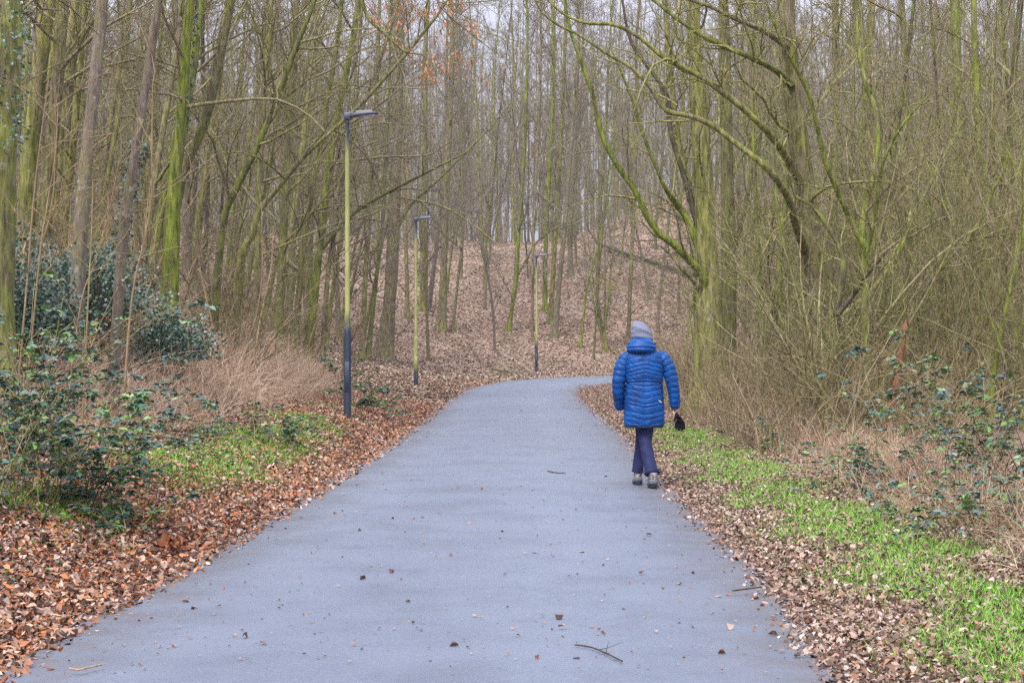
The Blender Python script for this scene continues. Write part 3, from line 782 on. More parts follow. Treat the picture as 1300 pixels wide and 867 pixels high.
def gloves():
    bx, by, bz = 1.38, 18.18, .02
    root = empty('glove', (bx + .345, by + .17, bz + .66)); tag(root, 'black knitted glove hanging from the walker\'s right hand', 'glove')
    vs_, es_, rs_ = [], [], []
    def v(x, z, r, par=None, y=0.0):
        vs_.append((x - .345, y, z - .66)); rs_.append(r)
        if par is not None: es_.append((par, len(vs_) - 1))
        return len(vs_) - 1
    a = v(.322, .775, (.030, .014)); b_ = v(.340, .735, (.042, .019), a); c = v(.365, .685, (.052, .024), b_)
    for dx, L, r in ((-.042, .070, .0155), (-.015, .088, .0165), (.014, .092, .0165), (.040, .072, .015)):
        f1 = v(.368 + dx, .655, r, c); f2 = v(.372 + dx, .655 - L * .6, r * .95, f1, .006); v(.370 + dx, .655 - L, r * .75, f2, .012)
    t1 = v(.318, .70, .0125, b_); v(.303, .665, .011, t1, -.01)
    me = bpy.data.meshes.new('g'); me.from_pydata(vs_, es_, []); o = bpy.data.objects.new('g', me); COL.objects.link(o)
    o.modifiers.new('s', 'SKIN').use_smooth_shade = True
    for i, r in enumerate(rs_): me.skin_vertices[0].data[i].radius = r if isinstance(r, tuple) else (r, r)
    me.skin_vertices[0].data[0].use_root = True
    ss = o.modifiers.new('ss', 'SUBSURF'); ss.levels = 2; ss.render_levels = 2
    dg = bpy.context.evaluated_depsgraph_get(); bm = bpy.data.meshes.new_from_object(o.evaluated_get(dg)); bpy.data.objects.remove(o)
    bm.name = 'glove'
    link_mesh('glove_shell', bm, plain('black_wool', (.008, .008, .012), .85, 0, .2, 60, .4, .4), root)
    g = Geo(); rg = np.random.default_rng(8); P = []; 
    for k in range(5):
        x = -.040 + k * .0075; z = .092 + k * .0075
        P += [[(x - .002, -.0225, z - .004), (x + .001, -.0235, z + .004), (x + .003, -.0225, z + .000)]]
    g.tubes(np.array(P), np.full((5, 3), .0016), 4); link_mesh('lettering', g.mesh('lettering'), plain('white_print', (.75, .75, .78), .7), root)
gloves()


#VEGETATION
# ------------------------------------------------------------------ trees traced one by one, left bank
L = 'left'
kwm = dict(limbs=18, br=7, tw=7, tl=2, t0=.12, Ll=.23, la=(40, 75), up=.03, wb=.13)
t, _ = px_tree('tree', [(-12, 480, 60), (-6, 300, 56), (0, 200, 50), (6, 90, 50), (8, 0, 46), (10, -120, 42)], 'thick mossy trunk cut by the left edge, with ivy leaves high on its bark', depth=17.5, top=12, seed=1, bark='bark_green', **{**kwm, 'limbs': 6})
BIG = t
trees_left = [
 ([(50, 380, 26), (60, 250, 23), (72, 120, 22), (80, 0, 22), (86, -120, 19)], 'broad pale olive trunk second from the left edge, leaning slightly right', 'bark_olive', 27),
 ([(92, 420, 24), (100, 330, 22), (110, 200, 19), (122, 90, 18), (130, 0, 17), (140, -120, 15)], 'brownish trunk with white lichen patches rising through the brambles on the left', 'bark_brown', 21),
 ([(140, 395, 19), (155, 310, 16), (168, 220, 15), (185, 110, 13), (195, 40, 13), (200, 0, 12)], 'ivy-wrapped trunk leaning right beside the round ivy bush', 'bark_brown', 20),
 ([(212, 350, 24), (220, 250, 18), (230, 150, 14), (236, 60, 13), (245, -60, 11)], 'bright green mossy forked trunk behind the ivy bush', 'bark_green', 29),
 ([(205, 345, 20), (225, 250, 17), (262, 150, 16), (282, 60, 14), (298, -20, 13)], 'bright green mossy trunk leaning right across its forked neighbour', 'bark_green', 30),
 ([(268, 350, 15), (282, 290, 13), (300, 240, 12), (325, 190, 11), (350, 130, 10), (372, 70, 9), (400, 0, 8)], 'dark brown curved trunk leaning right above the dry grass', 'bark_dark', 33),
 ([(296, 370, 17), (306, 330, 15), (320, 300, 12), (328, 270, 11), (352, 240, 9), (385, 200, 8), (420, 168, 7), (470, 120, 6)], 'crooked trunk bending sharply right low over the dry grass', 'bark_olive', 34),
 ([(322, 390, 14), (328, 300, 12), (330, 200, 12), (338, 90, 10), (345, 0, 9)], 'straight slim olive trunk in the thick of the left bank wood', 'bark_olive', 38),
 ([(352, 410, 17), (358, 330, 14), (362, 260, 13), (366, 150, 12), (372, 60, 11), (380, -30, 10)], 'mottled green upright trunk midway between ivy bush and nearest lamp', 'bark_green', 40),
 ([(372, 400, 12), (383, 330, 10), (395, 250, 10), (412, 150, 9), (430, 40, 8)], 'olive trunk leaning right, left of the pair beside the nearest lamp', 'bark_olive', 42),
 ([(388, 420, 13), (402, 340, 11), (412, 260, 10), (424, 170, 9), (446, 60, 8)], 'first trunk of a leaning pair just left of the nearest lamp', 'bark_green', 44),
 ([(408, 425, 10), (416, 350, 8), (428, 280, 7), (440, 200, 7), (470, 110, 6)], 'thin trunk of a leaning pair just left of the nearest lamp', 'bark_olive', 44),
 ([(458, 425, 11), (464, 350, 9), (470, 260, 9), (476, 160, 8), (480, 60, 7)], 'slim brown trunk close right of the nearest lamp pole, leaning slightly', 'bark_olive', 62),
 ([(466, 420, 9), (478, 350, 7), (486, 280, 7), (490, 200, 6)], 'thin dark trunk leaning right, crossing behind the slim brown one', 'bark_dark', 64),
 ([(486, 458, 21), (492, 410, 17), (498, 340, 16), (502, 240, 14), (505, 120, 13), (508, 0, 11)], 'stout trunk with moss-green foot standing alone between the first two lamps', 'bark_olive', None),
 ([(517, 405, 8), (516, 330, 7), (513, 240, 7), (510, 140, 6)], 'thin upright trunk just left of the middle lamp', 'bark_olive', None),
 ([(536, 395, 11), (537, 320, 10), (538, 240, 9), (540, 120, 8)], 'grey-green straight trunk directly behind the middle lamp', 'bark_olive', None),
 ([(544, 392, 8), (552, 330, 7), (560, 260, 7), (566, 180, 6)], 'slim trunk leaning right beyond the middle lamp', 'bark_brown', None),
 ([(560, 422, 15), (563, 350, 13), (565, 280, 12), (570, 170, 11), (574, 60, 9)], 'pale thick trunk with broad foot right of the middle lamp', 'bark_olive', None),
 ([(574, 420, 6), (582, 350, 5), (588, 290, 5), (586, 200, 4), (584, 120, 4)], 'thin crooked trunk alone on the open leafy slope', 'bark_brown', None),
 ([(613, 328, 6), (612, 290, 5), (608, 220, 4), (604, 120, 4)], 'small tree standing on the crest of the leafy slope', 'bark_olive', None),
 ([(645, 420, 6), (650, 390, 5), (655, 355, 6), (658, 300, 5), (664, 220, 5), (668, 120, 4)], 'slim forked green trunk left of the farthest lamp', 'bark_green', None),
 ([(676, 435, 5), (676, 380, 5), (677, 300, 5), (682, 200, 5), (686, 90, 4)], 'straight thin trunk touching the farthest lamp from behind', 'bark_olive', None),
 ([(692, 396, 8), (692, 340, 8), (695, 260, 8), (700, 170, 7), (702, 80, 6)], 'leftmost trunk of the tight clump right of the farthest lamp', 'bark_green', None),
 ([(698, 412, 9), (702, 350, 8), (707, 270, 8), (712, 180, 7), (716, 90, 6)], 'middle trunk of the tight clump right of the farthest lamp', 'bark_olive', None),
 ([(703, 428, 11), (708, 380, 9), (714, 320, 8), (720, 250, 7), (728, 150, 6)], 'bark-stripped pale trunk at the front of the tight clump', 'bark_brown', None),
 ([(724, 352, 10), (724, 300, 9), (727, 230, 8), (731, 140, 7), (734, 50, 6)], 'brown thick trunk high on the slope behind the tight clump', 'bark_brown', None),
 ([(736, 442, 5), (741, 400, 4), (746, 360, 4), (760, 310, 3.5), (772, 250, 3), (780, 180, 3)], 'thin green sapling bending right halfway between clump and walker', 'bark_green', None),
 ([(758, 396, 7), (759, 340, 6), (762, 270, 6), (768, 180, 5), (772, 90, 4)], 'twin slim trunk up the slope left of the walker', 'bark_olive', None),
 ([(797, 440, 8), (800, 370, 7), (803, 300, 7), (806, 220, 7), (808, 120, 6)], 'straight green-grey trunk just left of the walker\'s head', 'bark_olive', None),
 ([(834, 416, 6), (838, 370, 5), (846, 310, 5), (852, 240, 5), (856, 150, 4)], 'slim trunk on the slope just right of the walker\'s head', 'bark_brown', None),
 ([(862, 400, 5), (862, 340, 5), (864, 260, 5), (866, 160, 4)], 'slim upright trunk on the slope beside the big double trunk', 'bark_olive', None),
]
for k, (pts, lab, bk, dep) in enumerate(trees_left):
    kw = dict(kwm)
    if dep and dep < 36: kw.update(limbs=9 if dep > 25 else 5, t0=.18 if dep > 25 else .45, Ll=.20, tpow=.8)
    if lab.startswith('crooked') or lab.startswith('dark brown'): kw.update(limbs=14)
    ll = []
    if 'forked trunk behind' in lab:
        Y = 29; ll = [([at(222, 240, Y), at(236, 150, Y + .3), at(250, 60, Y + .6), at(262, -60, Y + 1)], [.09, .075, .065, .05])]
    if 'forked green' in lab:
        Y = hit(645, 420)[1]; ll = [([at(655, 352, Y), at(668, 330, Y), at(684, 305, Y), at(715, 285, Y - .5), at(770, 262, Y - 1)], [.085, .07, .055, .035, .015])]
    if lab.startswith('stout trunk'):
        Y = hit(486, 458)[1]; ll = [([at(500, 300, Y), at(520, 262, Y), at(560, 225, Y - .5), at(610, 175, Y - 1), at(650, 130, Y - 1.5)], [.10, .08, .06, .04, .02]),
                                    ([at(503, 250, Y), at(560, 262, Y - 1), at(600, 285, Y - 1.5), at(640, 318, Y - 2)], [.06, .05, .035, .015])]
    if lab.startswith('first trunk of'):
        Y = 44; ll = [([at(404, 320, Y), at(450, 270, Y), at(520, 230, Y - 1), at(600, 190, Y - 2)], [.09, .07, .05, .02])]
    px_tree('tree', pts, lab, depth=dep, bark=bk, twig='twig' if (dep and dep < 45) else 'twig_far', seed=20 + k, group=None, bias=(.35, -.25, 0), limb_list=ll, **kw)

# the tree whose bough with orange dead leaves hangs in from the top
Y = 27.0
bx, by = -7.6, 27.5; bz = tz(bx, by)
r, tws = add_tree('tree', (bx, by, bz), [(bx, by, bz - .1), (bx + .1, by, 4.5), (bx + .5, by, 7.5), (bx + 1.2, by, 10), (bx + 1.8, by, 13)], [.16, .13, .11, .09, .04],
    'olive tree on the left bank whose top bough carries orange dead leaves', 'tree', seed=77, bark='bark_olive', limbs=9, br=6, tw=6, tl=1, t0=.3, Ll=.2,
    limb_list=[([(bx + .55, by, 7.7), (bx + 2.6, by - .4, 7.6), at(430, -40, Y), at(465, 20, Y), at(490, 45, Y), at(515, 66, Y), at(540, 72, Y), at(560, 105, Y)], [.075, .06, .05, .035, .028, .022, .016, .008], 'mossy bough arching in from the top left'),
               ([(bx + 1.0, by, 9.2), (bx + 3.5, by - .5, 9.0), at(530, -30, Y), at(560, 10, Y), at(600, 45, Y), at(640, 75, Y)], [.06, .05, .03, .022, .014, .006])])
rng = np.random.default_rng(5)
def cards(centers, dirs, L, W, rng, fold=.25):
    """six-cornered folded leaves; centers (N,3), dirs (N,3) leaf axis; returns verts, quads"""
    n = len(centers); d = unit(dirs); r = unit(np.cross(d, rng.normal(size=(n, 3)))); nn = np.cross(d, r)
    L = np.broadcast_to(L, n)[:, None]; W = np.broadcast_to(W, n)[:, None]; f = fold * W * rng.uniform(-1, 1, (n, 1))
    base = centers; tip = centers + d * L
    l1 = centers + d * L * .3 - r * W * .5 + nn * f; l2 = centers + d * L * .72 - r * W * .38 + nn * f
    r1 = centers + d * L * .3 + r * W * .5 + nn * f; r2 = centers + d * L * .72 + r * W * .38 + nn * f
    V = np.stack([base, l1, l2, tip, r2, r1], 1).reshape(-1, 3)
    b = np.arange(n)[:, None] * 6
    F = np.concatenate([b + np.array([[0, 1, 2, 3]]), b + np.array([[0, 3, 4, 5]])])
    return V, F
cl = [(475, 10), (482, 28), (495, 12), (505, 28), (497, 40), (515, 14), (530, 8), (535, 22), (545, 12), (560, 10), (575, 12), (585, 8), (594, 32), (604, 36), (565, 38), (567, 55), (560, 45), (582, 40), (518, 68), (493, 50), (540, 90), (546, 84), (545, 98), (536, 100), (567, 88), (572, 82), (580, 70), (594, 84), (548, 75), (470, 22), (523, 30), (552, 100), (600, 30), (508, 8), (640, 75), (628, 110), (612, 100)]
C = []
for (x, y) in cl:
    c = at(x, y, Y + rng.uniform(-.6, .6)); m_ = rng.integers(8, 17) if y < 105 and x < 606 else 4
    C.append(c + rng.normal(0, (.07, .07, .08), (m_, 3)))
C = np.concatenate(C); D = rng.normal(0, .3, (len(C), 3)) + np.array([0, 0, -1])
V, F = cards(C, D, rng.uniform(.04, .085, len(C)), .027, rng)
g = Geo(); pal = np.array([(.40, .16, .06), (.48, .22, .10), (.28, .11, .05), (.45, .26, .15)])
g.add(V - np.array([bx, by, bz]), F, np.repeat(pal[rng.integers(0, 4, len(C))], 6, 0))
o = link_mesh('dead_leaves', g.mesh('dead_leaves', False), M['leaf_litter'], r); o['kind'] = 'stuff'; o['label'] = 'hanging clusters of orange-brown dead leaves'

# ------------------------------------------------------------------ trees traced one by one, right side
kr = dict(limbs=14, br=7, tw=7, tl=2, t0=.15, Ll=.24, la=(35, 70), up=.04, wb=.16)
Y = 33.0
px_tree('tree', [(905, 560, 44), (903, 480, 40), (900, 400, 36), (897, 340, 30), (893, 250, 26), (888, 150, 22), (882, 60, 18), (876, -40, 16)],
    'big moss-covered trunk right of the walker with a curving green limb reaching left', depth=Y, bark='bark_olive', twig='twig_green', seed=163, **{**kr, 't0': .42, 'limbs': 10},
    limb_list=[([at(898, 395, Y), at(893, 352, Y - .2), at(875, 330, Y - .3), at(858, 312, Y - .4), at(838, 298, Y - .5), at(822, 275, Y - .6), at(808, 245, Y - .7), at(792, 222, Y - .7), at(780, 205, Y - .8), at(768, 180, Y - .8), at(758, 150, Y - .8), at(752, 120, Y - .9), at(742, 90, Y - 1), at(726, 45, Y - 1), at(716, 0, Y - 1), at(706, -60, Y - 1)],
                [.13, .10, .095, .09, .08, .075, .07, .065, .06, .06, .055, .05, .045, .042, .035, .03], 'smooth moss-green limb curving up to the left', 'bark_green'),
               ([at(897, 372, Y - .1), at(876, 352, Y - .3), at(862, 337, Y - .4), at(850, 322, Y - .4), at(839, 313, Y - .5)], [.09, .055, .045, .035, .022], 'short broken stub beneath the curving limb', 'bark_olive'),
               ([at(893, 330, Y), at(878, 290, Y), at(862, 262, Y), at(845, 240, Y - .5), at(818, 175, Y - .8), at(800, 120, Y - 1), at(775, 60, Y - 1)], [.12, .09, .08, .05, .04, .03, .02], None, 'bark_green'),
               ([at(890, 300, Y), at(870, 230, Y), at(852, 170, Y), at(846, 120, Y), at(822, 85, Y), at(800, 50, Y), at(790, 0, Y)], [.09, .07, .06, .055, .045, .04, .03], None, 'bark_dark'),
               ([at(897, 340, Y), at(878, 250, Y + .3), at(862, 180, Y + .5), at(850, 80, Y + .6), at(842, -20, Y + .7)], [.11, .08, .07, .06, .05], None, 'bark_olive')])
px_tree('tree', [(926, 545, 20), (926, 420, 19), (925, 300, 18), (922, 180, 16), (920, 60, 14), (918, -40, 12)], 'straight green trunk hard against the right side of the big mossy trunk', depth=36, bark='bark_green', twig='twig_green', seed=61, **kr,
    limb_list=[([at(928, 330, 36), at(945, 270, 36), at(958, 200, 36), at(975, 130, 36)], [.06, .05, .04, .02])])
Y = 25.0
px_tree('tree', [(1040, 585, 40), (1042, 480, 36), (1038, 400, 32), (1030, 320, 30), (1022, 240, 26), (1010, 150, 24), (1000, 40, 20), (995, -40, 18)],
    'ivy-stained broad trunk in the right thicket sending three long boughs up left', depth=Y + 2, bark='bark_olive', twig='twig_green', seed=62, **kr,
    limb_list=[([at(1022, 320, Y + 2), at(1010, 285, Y + 1), at(1000, 250, Y + .5), at(975, 215, Y), at(940, 187, Y), at(905, 160, Y), at(878, 148, Y), at(845, 140, Y), at(826, 112, Y), at(800, 85, Y), at(770, 68, Y), at(735, 45, Y), at(705, 30, Y), at(685, 12, Y), at(672, -20, Y)],
                [.10, .075, .07, .06, .055, .05, .047, .045, .04, .036, .03, .026, .022, .018, .012], 'long pale bough reaching farthest left', 'bark_olive'),
               ([at(1018, 235, Y + 2), at(985, 180, Y + .4), at(940, 135, Y), at(905, 108, Y), at(880, 92, Y), at(845, 75, Y), at(812, 48, Y), at(780, 32, Y), at(745, 30, Y), at(715, 18, Y), at(690, -5, Y)],
                [.09, .07, .06, .055, .05, .045, .04, .035, .03, .022, .015], None, 'bark_olive'),
               ([at(1006, 110, Y + 2), at(985, 90, Y + .5), at(950, 72, Y), at(925, 62, Y), at(890, 45, Y), at(862, 26, Y), at(835, 5, Y), at(800, -20, Y)], [.08, .06, .05, .047, .042, .036, .03, .02], None, 'bark_dark'),
               ([at(1000, 60, Y + 2), at(970, 40, Y + .4), at(935, 25, Y), at(900, 8, Y), at(860, -5, Y)], [.07, .055, .045, .04, .03], None, 'bark_olive')])
def multistem(pts_list, label, Y, seed, bark='bark_green', twig='twig_green', kw=None, brk=None):
    """several stems traced from the photo sharing one foot"""
    p0 = pts_list[0]; bx = (p0[0][0] - 650) / FPX * Y; bz = tz(bx, Y)
    def to3(pts, dr):
        P = [];
        for j, (x, y, w) in enumerate(pts):
            p = at(x, y, Y + dr * max(j - 1, 0)); 
            if j == 0: p[2] = max(p[2], tz(p[0], p[1]) - .1) if y > 500 else p[2]
            P.append(p)
        return np.array(P), [w / 2 / FPX * Y for (_, _, w) in pts]
    P, R = to3(p0, .1); P[0][2] = bz - .1
    ll = []
    for k, pts in enumerate(pts_list[1:]):
        q, rr_ = to3(pts, (-.18, .2, -.1, .3)[k % 4]); ll.append((q, rr_, None, bark if len(pts) else bark))
    kk = dict(kr); kk.update(kw or {})
    return add_tree('hazel_shrub', (bx, Y, bz), P, R, label, 'shrub', None, bark, twig, seed, limb_list=ll, sides=10, **kk)
multistem([[(1102, 560, 15), (1100, 480, 13), (1099, 400, 12), (1098, 330, 10), (1095, 280, 9), (1110, 215, 8), (1114, 150, 7), (1100, 110, 6), (1090, 60, 5), (1085, -20, 4)],
           [(1098, 315, 9), (1080, 280, 9), (1062, 240, 8), (1045, 195, 8), (1030, 130, 7), (1012, 90, 6), (995, 60, 5), (975, 10, 4)],
           [(1110, 550, 14), (1120, 500, 12), (1128, 450, 10), (1150, 420, 9), (1172, 370, 8), (1190, 345, 8), (1215, 318, 7), (1232, 305, 6), (1262, 300, 4), (1300, 295, 3)],
           [(1228, 307, 6), (1246, 275, 5), (1262, 240, 4), (1278, 205, 4), (1285, 150, 3)],
           [(1128, 350, 8), (1145, 310, 8), (1165, 262, 7), (1180, 235, 7), (1200, 195, 5), (1225, 150, 4)],
           [(1100, 320, 8), (1112, 270, 6), (1120, 210, 5), (1145, 160, 4), (1180, 120, 3)]],
          'many-stemmed hazel with a smooth green upright stem and a long limb bowing right', 25.5, 70)
multistem([[(1068, 570, 14), (1070, 500, 12), (1064, 440, 10), (1062, 400, 9), (1070, 350, 8), (1068, 320, 7), (1052, 290, 6), (1030, 262, 5), (1010, 250, 4)],
           [(1062, 400, 10), (1085, 372, 8), (1100, 350, 6), (1125, 320, 5)],
           [(1072, 480, 9), (1050, 430, 8), (1020, 380, 6), (1000, 330, 5), (985, 250, 4), (985, 160, 3)]],
          'dark crooked stem twisting in front of the broad trunk', 24.5, 71, 'bark_dark', kw=dict(limbs=12))
multistem([[(1120, 560, 14), (1130, 520, 12), (1138, 480, 11), (1146, 430, 9), (1152, 405, 5)],
           [(1120, 540, 7), (1128, 500, 6), (1136, 470, 5), (1139, 462, 3)]],
          'snapped reddish brown stump leaning among the hazel stems', 24.2, 72, 'bark_torn', kw=dict(limbs=5, br=3, tw=2))
for k, (pts, lab, bk, dep) in enumerate([
    ([(962, 560, 8), (965, 480, 8), (968, 400, 7), (962, 300, 6), (958, 220, 6), (955, 120, 5)], 'slim green stem between the big double trunk and the broad trunk', 'bark_green', 27),
    ([(985, 560, 9), (992, 450, 8), (990, 340, 8), (1000, 220, 7), (1006, 100, 6)], 'mossy slim trunk left beside the broad trunk of the thicket', 'bark_green', 31),
    ([(1160, 545, 13), (1158, 400, 12), (1152, 260, 11), (1150, 120, 10), (1145, 0, 9)], 'straight grey trunk behind the hazel stems', 'bark_olive', 40),
    ([(1222, 540, 22), (1224, 400, 20), (1220, 260, 18), (1216, 120, 16), (1212, 0, 15)], 'tall green-stained trunk in the right background near the frame edge', 'bark_green', 38),
    ([(1276, 540, 15), (1278, 400, 14), (1272, 250, 13), (1284, 120, 11), (1296, 0, 10)], 'dark upright trunk close to the right frame edge', 'bark_dark', 34),
    ([(1185, 560, 8), (1190, 440, 7), (1198, 300, 6), (1192, 160, 5)], 'thin dark upright stem right of the bowing hazel limb', 'bark_dark', 29),
    ([(1255, 560, 9), (1262, 470, 8), (1280, 380, 7), (1300, 290, 6)], 'greenish stem slanting right out of the bramble bank', 'bark_green', 24),
    ([(1060, 545, 16), (1052, 400, 15), (1058, 250, 14), (1062, 120, 12), (1060, 0, 11)], 'grey trunk standing behind the dark crooked stem', 'bark_olive', 42),
    ([(1100, 520, 14), (1092, 400, 13), (1096, 250, 12), (1102, 100, 11)], 'grey upright trunk far behind the smooth green hazel stem', 'bark_olive', 50),
    ([(948, 530, 9), (944, 400, 9), (948, 280, 8), (950, 100, 7)], 'slim brown trunk seen through the gap right of the double trunk', 'bark_brown', 47)]):
    kk = dict(kr); 
    px_tree('tree', pts, lab, depth=dep, bark=bk, twig='twig_green' if dep < 35 else 'twig', seed=90 + k, **kk)

# small many-stemmed trees on the far slope
for k, (px, py, lab) in enumerate([(768, 446, 'small vase-shaped multi-stemmed tree on the slope left of the walker'), (712, 300, 'small bushy tree on the crest above the farthest lamp')]):
    x, y, z = hit(px, py); rg = np.random.default_rng(300 + k); ll = []
    for j in range(5):
        a = rg.uniform(0, 6.28); dx = math.cos(a) * .5; 
        ll.append(([(x, y, z + .25), (x + dx * .6, y + .1, z + 1.2), (x + dx * 1.4, y, z + 3), (x + dx * 2.2, y, z + 5.5)], [.07, .055, .04, .02]))
    add_tree('tree', (x, y, z), [(x, y, z - .1), (x, y, z + 1), (x + .2, y, z + 3), (x + .5, y, z + 6)], [.10, .07, .05, .02], lab, 'tree', None, 'bark_olive', 'twig_far', 310 + k, limbs=8, br=5, tw=5, tl=1, t0=.3, Ll=.3, limb_list=ll)

# ------------------------------------------------------------------ proto trees, copied as individuals
def proto(seed, kind):
    rng = np.random.default_rng(seed); H = rng.uniform(13, 18)
    if kind == 'far': H = rng.uniform(16, 21); 
    n = 9; lean = rng.uniform(.0, .26) if kind == 'bank' else rng.uniform(-.10, .14); P = [np.zeros(3)]; r0 = rng.uniform(.055, .115)
    d = unit(np.array([lean, rng.normal(0, .03), 1.])); wv = rng.normal(0, .045, 2)
    for k in range(1, n):
        d = unit(d + np.array([wv[0] * math.sin(k), wv[1] * math.cos(k), .03]) + rng.normal(0, .02, 3)); P.append(P[-1] + d * H / (n - 1))
    r0 = r0 * (1.25 if kind == 'far' else 1)
    P = np.array(P); P[0, 2] = -.2; R = r0 * (1 - .78 * np.linspace(0, 1, n) ** .9)
    me, PP, RR = trunk_mesh(P, R, 9 if kind != 'far' else 6, True, rng)
    k = np.linspace(0, len(PP) - 1, 12).astype(int)
    if kind == 'bank': g, _ = crown_geo(rng, PP[None, k], RR[None, k], 19, 6, 6, 2, .14, .98, .23, (30, 65), .06, .13, (.3, -.15, 0), 1, .0045)
    elif kind == 'far': g, _ = crown_geo(rng, PP[None, k], RR[None, k], 26, 6, 6, 2, .16, .99, .23, (25, 60), .08, .13, None, .9, .0085)
    else: g, _ = crown_geo(rng, PP[None, k], RR[None, k], 18, 7, 6, 2, .10, .98, .22, (30, 65), .07, .15, None, 1, .004)
    return me, g.mesh('branches')
def mats(me, m):
    me.materials.clear(); me.materials.append(m); return me
PR = {}
for kind, nk, tw_ in (('bank', 7, 'twig'), ('far', 6, 'twig_far'), ('right', 5, 'twig')):
    PR[kind] = []
    for k in range(nk):
        tm, bm = proto(1000 + k * 7 + {'bank': 0, 'far': 100, 'right': 200}[kind], kind)
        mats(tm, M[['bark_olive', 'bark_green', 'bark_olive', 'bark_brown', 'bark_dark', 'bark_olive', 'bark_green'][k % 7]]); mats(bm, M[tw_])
        o = empty('tree'); t_ = bpy.data.objects.new('trunk', tm); COL.objects.link(t_); t_.parent = o
        b_ = bpy.data.objects.new('branches', bm); COL.objects.link(b_); b_.parent = o
        o['category'] = 'tree'; PR[kind].append(o)
used = set()
def copy_tree(src):
    if src.name not in used: used.add(src.name); return src
    r = src.copy(); COL.objects.link(r)
    for ch in src.children:
        c = ch.copy(); COL.objects.link(c); c.parent = r
    return r
TAKEN = [(o.location.x, o.location.y) for o in bpy.data.objects if o.type == 'EMPTY' and o.name.startswith(('tree', 'hazel'))and o.get('label')]
LOOK = {'mossy_bark': 'olive', 'green_mossy_bark': 'moss-green', 'brown_bark': 'brown', 'dark_wet_bark': 'dark', 'yellow_green_twig': 'yellow-green'}
def look(o):
    for c in o.children:
        if c.name.startswith(('trunk', 'stems')): return LOOK.get(c.data.materials[0].name, 'pale')
def where(px):
    for x, w in ((60, 'at the left edge'), (150, 'above the tan shoots'), (250, 'above the round ivy bush'), (340, 'above the left dry grass'), (436, 'left of the nearest lamp'), (484, 'right of the nearest lamp'), (526, 'left of the middle lamp'), (600, 'right of the middle lamp'),
                 (678, 'left of the farthest lamp'), (740, 'right of the farthest lamp'), (790, 'left of the walker'), (850, 'above the walker'), (935, 'by the big mossy trunk'), (1010, 'left of the broad trunk'), (1090, 'behind the broad trunk'), (1150, 'behind the hazel stems'), (1230, 'right of the hazel stems')):
        if px < x: return w
    return 'at the right edge'
def scatter(n, xr, yr, cond, mind, kind, label, group, smin=.8, smax=1.15, seed=0, tries=60, pxr=(-60, 1360)):
    rng = np.random.default_rng(seed); out = 0
    cand = np.stack([rng.uniform(*xr, n * tries), rng.uniform(*yr, n * tries)], 1)
    do = sdist(E_OUT, cand[:, 0], cand[:, 1]); di = -sdist(E_IN, cand[:, 0], cand[:, 1]); zz = terrain(cand[:, 0], cand[:, 1], do, di)
    for k in range(len(cand)):
        x, y = cand[k]; px = 650 + x / y * FPX
        if not (pxr[0] < px < pxr[1]) or not cond(x, y, do[k], di[k], px): continue
        if any((x - a) ** 2 + (y - b) ** 2 < mind * mind for a, b in TAKEN): continue
        TAKEN.append((x, y))
        t = copy_tree(PR[kind][rng.integers(0, len(PR[kind]))]); s = rng.uniform(smin, smax)
        t.location = (x, y, zz[k]); t.scale = (s, s, s * rng.uniform(.95, 1.1)); t.rotation_euler = (0, 0, rng.uniform(-.9, .9) if kind == 'bank' else rng.uniform(0, 6.28))
        dn = (y - yr[0]) / (yr[1] - yr[0]); tag(t, f"{'slim' if s < (smin + smax) / 2 else 'stout'} {look(t)} {label}, {where(px)}, {'nearest' if dn < .25 else 'near' if dn < .5 else 'deeper' if dn < .75 else 'deepest'} row", 'tree', group); out += 1
        if out >= n: break
    return out
n1 = scatter(95, (-26, -3), (24, 76), lambda x, y, do, di, px: (do > 5 and px < 470) or (do > 9 and px < 560), 1.35, 'bank', 'tree in the left bank wood', 'bare trees in the wood on the left bank', .7, 1.1, 1)
n2 = scatter(95, (-40, 55), (84, 150), lambda x, y, do, di, px: do > 21 or (do > 10 and px < 480) or (do > 16 and px > 900), 1.8, 'far', 'tree in far wood atop slope', 'bare trees in the far wood', .75, 1.2, 2)
n3 = scatter(28, (5.5, 30), (30, 68), lambda x, y, do, di, px: di > 3.2 and px > 925, 1.9, 'right', 'tree in the right wood', 'bare trees in the right wood', .7, 1.05, 3)
n4 = scatter(26, (2, 45), (78, 100), lambda x, y, do, di, px: do > 1.5 and px > 880, 2.2, 'far', 'tree on slope beyond the bend', 'bare trees on the slope behind the thicket', .7, 1.1, 4)
n5 = scatter(16, (-6, 16), (70, 100), lambda x, y, do, di, px: 3 < do < 21 and 540 < px < 870, 1.6, 'far', 'thin tree on open leafy slope', 'thin bare trees on the open slope', .55, .8, 6)
print('fill trees', n1, n2, n3, n4)

